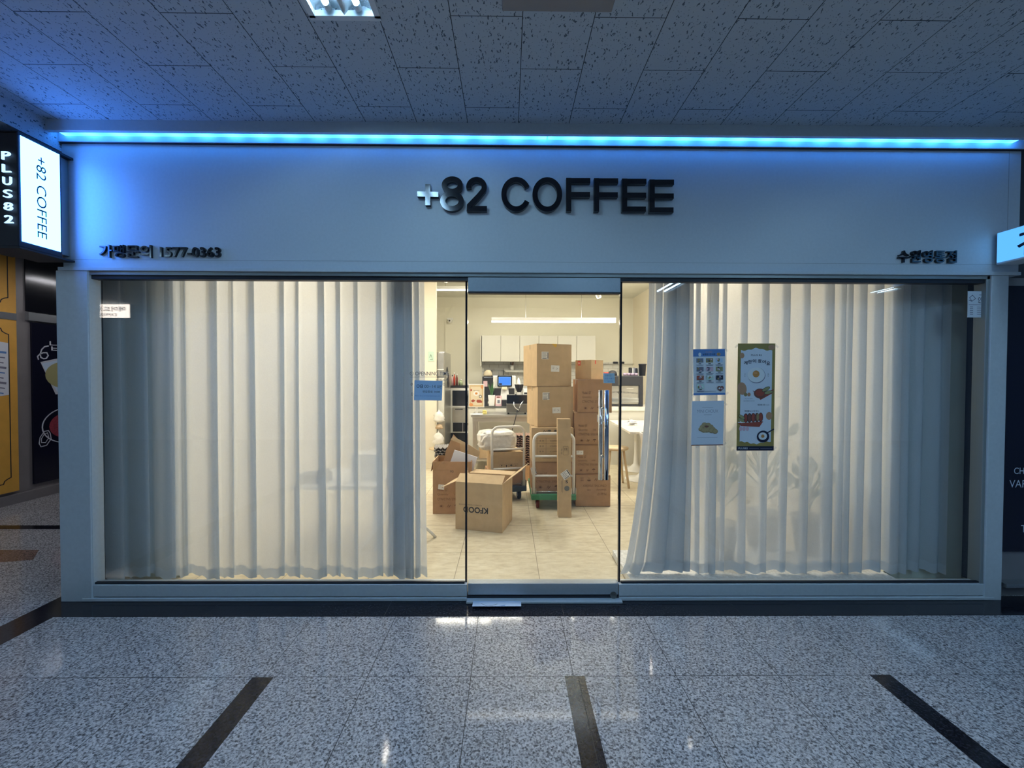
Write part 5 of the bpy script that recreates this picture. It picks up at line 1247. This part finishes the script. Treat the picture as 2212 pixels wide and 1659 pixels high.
m.poly(fr, [(cc[0]-.03, cc[1]), (cc[0]+.02, cc[1]+.02), (cc[0]+.04, cc[1]), (cc[0]-.01, cc[1]-.03)], 'ink_black', .002); m.rect(fr, cc[0]+.12, cc[1]+.055, cc[0]+.23, cc[1]+.063, 'label_white', .002); m.build('badge', t)
zto = bz+.001+zq(812)+.001
def on_machine(px, d=6.95): v = D(px, 805, d); return v.x, v.y
x_, y_ = on_machine(1323); m = MB().lathe(x_, y_, [(.075, zto), (.075, zto+.03), (.06, zto+.07), (.03, zto+.085), (0, zto+.088)], 'black_matte', 18); o = m.build('bean_hopper_lid'); tag(o, 'black domed lid on top of the espresso machine, left', 'lid')
x_, y_ = on_machine(1309); t = thing('carton', 'small white and red carton left on the espresso machine', 'carton', (x_, y_, zto)); MB().box(-.035, .035, -.03, .03, 0, .04, 'white_plastic').build('body', t); MB().box(-.035, .035, -.03, .03, .04, .055, 'red_sticker').build('lid', t)
for i_, px in enumerate((1350, 1358, 1366, 1374)):
    x_, y_ = on_machine(px, 6.85); m = MB().lathe(x_, y_, [(.026, zto), (.031, zto+.045), (.028, zto+.045)], 'purple_lid', 14); o = m.build('cup'); tag(o, 'pale purple cup in the row on top of the espresso machine', 'cup', 'purple cups on the espresso machine')
for i_, px in enumerate((1361, 1365, 1369, 1373, 1377)):
    x_, y_ = on_machine(px, 7.12); m = MB().box(x_-.009, x_+.009, y_-.06, y_+.06, zto, zto+.14-.012*(i_ % 2), ('ink_black', 'label_white', 'grey_print')[i_ % 3]); o = m.build('menu_book'); tag(o, 'thin booklet standing upright at the back of the espresso machine', 'book', 'booklets on the espresso machine')
x_, y_ = on_machine(1387.5, 7.0); o = MB().lathe(x_, y_, [(.05, zto), (.06, zto+.18), (.065, zto+.18), (.065, zto+.20)], 'ink_black', 16).build('black_jug'); tag(o, 'tall black jug at the right end of the espresso machine', 'jug')
m = MB(); a = D(1300, 786, 8.75); b = D(1386, 784, 8.75); m.tube([(a.x, BACK-.10, a.z), (b.x, BACK-.10, a.z)], .006, 'steel', 8).tube([(a.x, BACK-.03, a.z), (b.x, BACK-.03, a.z)], .006, 'steel', 8)
for k_ in range(9): x_ = a.x+(b.x-a.x)*k_/8; m.tube([(x_, BACK-.10, a.z), (x_, BACK-.012, a.z)], .004, 'steel', 6)
o = m.build('wire_shelf'); tag(o, 'thin wire shelf on the back wall above the espresso machine', 'shelf')
for lab, p_, q_ in (('black handle tool lying left on the wire shelf', 1328, 1338), ('black handle tool lying right on the wire shelf', 1341, 1352)):
    v0, v1 = D(p_, 784, 8.7), D(q_, 783, 8.7); o = MB().tube([(v0.x, BACK-.065, a.z+.03), (v1.x, BACK-.065, a.z+.028)], .022, 'ink_black', 8).build('portafilter_handle'); tag(o, lab, 'tool')
# --- marble table, tulip legs, stool
c1 = D(1361, 934, 5.18); c2 = D(1321, 909, 6.45); tz2 = (c1.z+c2.z)/2
t = thing('marble_table', 'long pale marble table with two white tulip pedestals at the right', 'table', (0, 0, 0))
m = MB(); P_ = [(c1.x, c1.y), (SHOP_R-.05, c1.y), (SHOP_R-.05, 3.90), (c2.x, 3.90), (c2.x-.0, c2.y-.15)]
P_ = [(c1.x, c1.y), (SHOP_R-.05, c1.y), (SHOP_R-.05, 3.98), (c2.x, 3.98)]
n = 4; vs = [(x, y, tz2-.028) for x, y in P_]+[(x, y, tz2) for x, y in P_]; m.add(vs, [(3, 2, 1, 0), (4, 5, 6, 7)]+[(i, (i+1) % 4, 4+(i+1) % 4, 4+i) for i in range(4)], 'marble'); m.build('table_top', t, bevel=.003)
for px, py, d in ((1374, 1012, 6.35), (1388, 1036, 5.74)):
    q = D(px, py, d); MB().lathe(q.x, d-2.62, [(.235, .001), (.235, .008), (.10, .025), (.04, .09), (.028, .25), (.030, tz2-.16), (.06, tz2-.03)], 'white_paint', 28).build('pedestal', t)
q = D(1364, 900, 5.9); m = MB(); rb = random.Random(6)
for k_ in range(5):
    vs = [(q.x+rb.uniform(-.05, .06)+dx*.045, 5.9-2.62+rb.uniform(-.04, .04)+dy*.04, tz2+.002+.012*k_+dz) for dx, dy, dz in ((-1, -1, 0), (1, -1, .01), (1.1, 1, .03), (-.2, .8, .05), (-1, .9, .01))]; m.add(vs, [(0, 1, 2, 3, 4)], 'paper_white')
o = m.build('crumpled_tissue'); tag(o, 'crumpled white tissue lying on the marble table', 'tissue')
q = D(1329, 970, 5.4); t = thing('wooden_stool', 'pale wooden stool between the right box stack and the marble table', 'stool', (q.x, 5.4-2.62, 0)); sz = .50
MB().lathe(0, 0, [(.15, sz-.03), (.165, sz-.022), (.165, sz), (.0, sz+.001)], 'wood_light', 24).build('seat', t)
for sx, sy in ((-1, -1), (1, -1), (1, 1), (-1, 1)): MB().tube([(sx*.14, sy*.14, .001), (sx*.085, sy*.085, sz-.03)], .015, 'wood_light', 10).build('leg', t)
# white chair at the table half hidden by the curtain
q = D(1384, 1000, 4.8); t = thing('white_chair', 'white shell chair at the marble table, mostly hidden by the right curtain', 'chair', (q.x+.24, 4.65-2.62, 0), R(90))
m = MB(); vs = []; nu, nv = 9, 8
for i in range(nv+1):
    t_ = i/nv
    for j in range(nu):
        u = (j/(nu-1)-.5)
        if t_ < .55: y = -.20+.40*t_/.55; z = .44+.03*(abs(u)*2)**2
        else: y = .20+.08*(t_-.55)/.45; z = .44+.34*((t_-.55)/.45)
        vs.append((u*.44*(1-.2*t_), y-.05*(abs(u)*2)**2*(t_ > .55), z))
m.add(vs, [(i*nu+j, i*nu+j+1, (i+1)*nu+j+1, (i+1)*nu+j) for i in range(nv) for j in range(nu-1)], 'white_paint', True); o = m.build('seat', t); so = o.modifiers.new('solid', 'SOLIDIFY'); so.thickness = .012
for sx, sy in ((-1, -1), (1, -1), (1, 1), (-1, 1)): MB().tube([(sx*.20, sy*.20, .001), (sx*.10, sy*.10, .43)], .012, 'wood_light', 10).build('leg', t)
# --- things showing faintly through the curtains
q0 = D(625, 1050, 3.35); q1 = D(814, 1050, 3.35)
t = thing('window_table', 'low white table showing faintly through the left curtain', 'table', (0, 0, 0)); z_ = q0.z
MB().box(q0.x, q1.x, 3.35-2.62, 4.0-2.62, z_-.03, z_, 'white_paint').build('table_top', t, bevel=.003)
for x_ in (q0.x+.03, q1.x-.03):
    for y_ in (.78, 1.33): MB().tube([(x_, y_, .001), (x_, y_, z_-.03)], .016, 'white_paint', 10).build('leg', t)
a = D(645, 1050, 3.45); b = D(706, 1030, 3.45); m = MB().box(a.x, b.x, .80, .95, z_+.001, z_+.075, 'navy_print'); m.box(b.x-.06, b.x, .8, .9, z_+.075, z_+.11, 'navy_print')
o = m.build('dark_case', bevel=.01); tag(o, 'small dark case on the low table, a blurred shape behind the left curtain', 'case')
a = D(752, 985, 3.5); b = D(812, 1050, 3.5); o = MB().box(a.x, b.x, .95, 1.15, z_+.001, a.z, 'white_plastic').build('white_box', bevel=.004); tag(o, 'white box on the low table behind the left curtain', 'box')
q = D(946, 1240, 3.25)
t = thing('bentwood_chair', 'pale curved chair foot showing at the bottom beside the left curtain', 'chair', (q.x-.36, .80, 0))
MB().box(-.14, .14, -.18, .18, .44, .47, 'wood_light').build('seat', t, bevel=.02)
for sx, sy in ((-1, -1), (1, -1), (1, 1), (-1, 1)): MB().tube([(sx*.27, sy*.24, .001), (sx*.24, sy*.21, .05), (sx*.15, sy*.15, .16), (sx*.11, sy*.12, .44)], .012, 'white_paint', 10).build('leg', t)
MB().tube([(-.12, .16, .47), (-.12, .20, .80), (.12, .20, .80), (.12, .16, .47)], .012, 'wood_light', 10).build('backrest', t)
# plants behind the right curtain
def bush(label, px, py, d, h, spread, n, seed, pr=.11):
    v = D(px, py, d); t = thing('potted_plant', label, 'plant', (v.x, d-2.62, 0), 0, 'plants behind the right curtain'); rb = random.Random(seed)
    MB().lathe(0, 0, [(pr*.75, .046), (pr, .30), (pr*1.05, .32), (pr*.9, .32), (.0, .31)], 'dark_steel', 20).build('pot', t)
    m = MB()
    for k in range(n):
        a_ = rb.uniform(0, 6.28); r1 = rb.uniform(.03, spread); z1 = .34+(h-.34)*rb.uniform(.2, 1); tip = Vector((r1*math.cos(a_), r1*math.sin(a_)*.55, z1)); base = Vector((0, 0, .30+(z1-.3)*.5))
        m.tube([(0, 0, .3), base, tip], .004, 'leaf', 6)
        d_ = (tip-base).normalized(); s_ = d_.cross(Vector((0, -1, .3))).normalized(); L_ = rb.uniform(.07, .13); W_2 = L_*.28
        P = [tip, tip+d_*L_*.35+s_*W_2, tip+d_*L_*.7+s_*W_2*.8, tip+d_*L_, tip+d_*L_*.7-s_*W_2*.8, tip+d_*L_*.35-s_*W_2]
        m.add(P, [(0, 1, 2, 3), (0, 3, 4, 5)], 'leaf')
    m.build('foliage', t)
bush('dark leafy plant, a blue-grey shadow below the pastry poster behind the right curtain', 1560, 1050, 3.12, .98, .13, 26, 1)
bush('taller leafy plant behind the right curtain, below the tall poster', 1650, 1050, 3.35, 1.10, .24, 30, 2, .14)
bush('low leafy plant behind the right curtain, near its middle', 1748, 1100, 3.25, .75, .14, 26, 3, .12)

# ================================================================ LAMPS INSIDE THE SHOP
def line_lamp(label, x0, x1, y, z, watts, colr=None, hgt=.05, wires=True, sy=.045, rz=0, up=0):
    t = thing('linear_light', label, 'ceiling light', ((x0+x1)/2, y, z), rz, 'linear lamps in the shop'); L = (x1-x0)/2
    MB().box(-L, L, -.03, .03, .016, .016+hgt, 'white_plastic').build('housing', t)
    MB().box(-L, L, -.028, .028, -.004, .016, 'lamp_white').build('diffuser', t)
    if wires:
        for s in (-.45, .45): MB().tube([(s*L, 0, .016+hgt), (s*L, 0, IZ-z)], .0018, 'black_matte', 6).build('suspension_wire', t)
    if up: area('added_uplight', (0, 0, .018+hgt), 2*L, .04, up, WARM, rot=(math.pi, 0, 0), parent=t)  # added upward light to brighten the ceiling and upper wall
    area('lamp_glow', (0, 0, -.012), 2*L, sy, watts, colr or WARM, parent=t)
pa = D(1062, 695.5, 6.3); pb = D(1329.5, 695.5, 6.3)
line_lamp('long hanging linear lamp in front of the wall cabinets', pa.x, pb.x, 6.3-2.62, pa.z, 20*K_IN, up=46)
pa = D(940, 627, 7.33); line_lamp('linear lamp under the ceiling at the top left, beside the door frame', pa.x-.03, pa.x+.72, 7.33-2.62, pa.z, 10*K_IN, sy=.03)
line_lamp('linear lamp under the ceiling behind the door header', pa.x+.76, pa.x+1.5, 7.33-2.62, pa.z, 10*K_IN, sy=.03)
line_lamp('linear ceiling lamp above the boxes, hidden by the sign band', -.57, 1.68, 2.75, 2.97, 2.5*K_IN, (1, .94, .80))
line_lamp('linear ceiling lamp above the left seats, hidden by the sign band', -2.0, -.5, 1.0, 2.97, 7*K_IN, (1, .95, .92))  # unseen lamp added to light the left curtain from behind
line_lamp('linear ceiling lamp above the right seats, hidden by the sign band', .7, 2.3, 1.55, 2.97, 7*K_IN, (1, .95, .92))  # unseen lamp added to light the right curtain from behind
line_lamp('linear ceiling lamp running back along the left side of the shop, out of view', -2.3, -.5, 2.3, 2.97, 58*K_IN, (1, .95, .85), rz=R(90))  # unseen lamp added to light the room, clear of floor reflections
line_lamp('linear ceiling lamp running back along the right wall, out of view', 1.25, 3.05, 3.0, 2.97, 58*K_IN, (1, .95, .85), rz=R(90))  # its counterpart, also added out of view to brighten the room
q = D(1290, 634, 6.0)
t = thing('track_spot', 'white cylindrical spotlight tilted down near the ceiling', 'spotlight', (q.x, q.y, q.z)); MB().tube([(-.04, 0, .10), (.03, 0, -.06)], .035, 'white_plastic', 16).build('head', t); MB().tube([(-.02, 0, .06), (-.02, 0, IZ-q.z)], .01, 'white_plastic', 8).build('stem', t); MB().tube([(.0305, 0, -.0605), (.032, 0, -.064)], .028, 'lamp_white', 16).build('lens', t)
q = D(1024, 646, 7.5)
o = MB().lathe(-1.09, 4.76, [(.055, IZ-.012), (.055, IZ-.001)], 'lamp_white', 20).build('downlight'); tag(o, 'round downlight in the shop ceiling, seen mirrored on the floor', 'ceiling light')
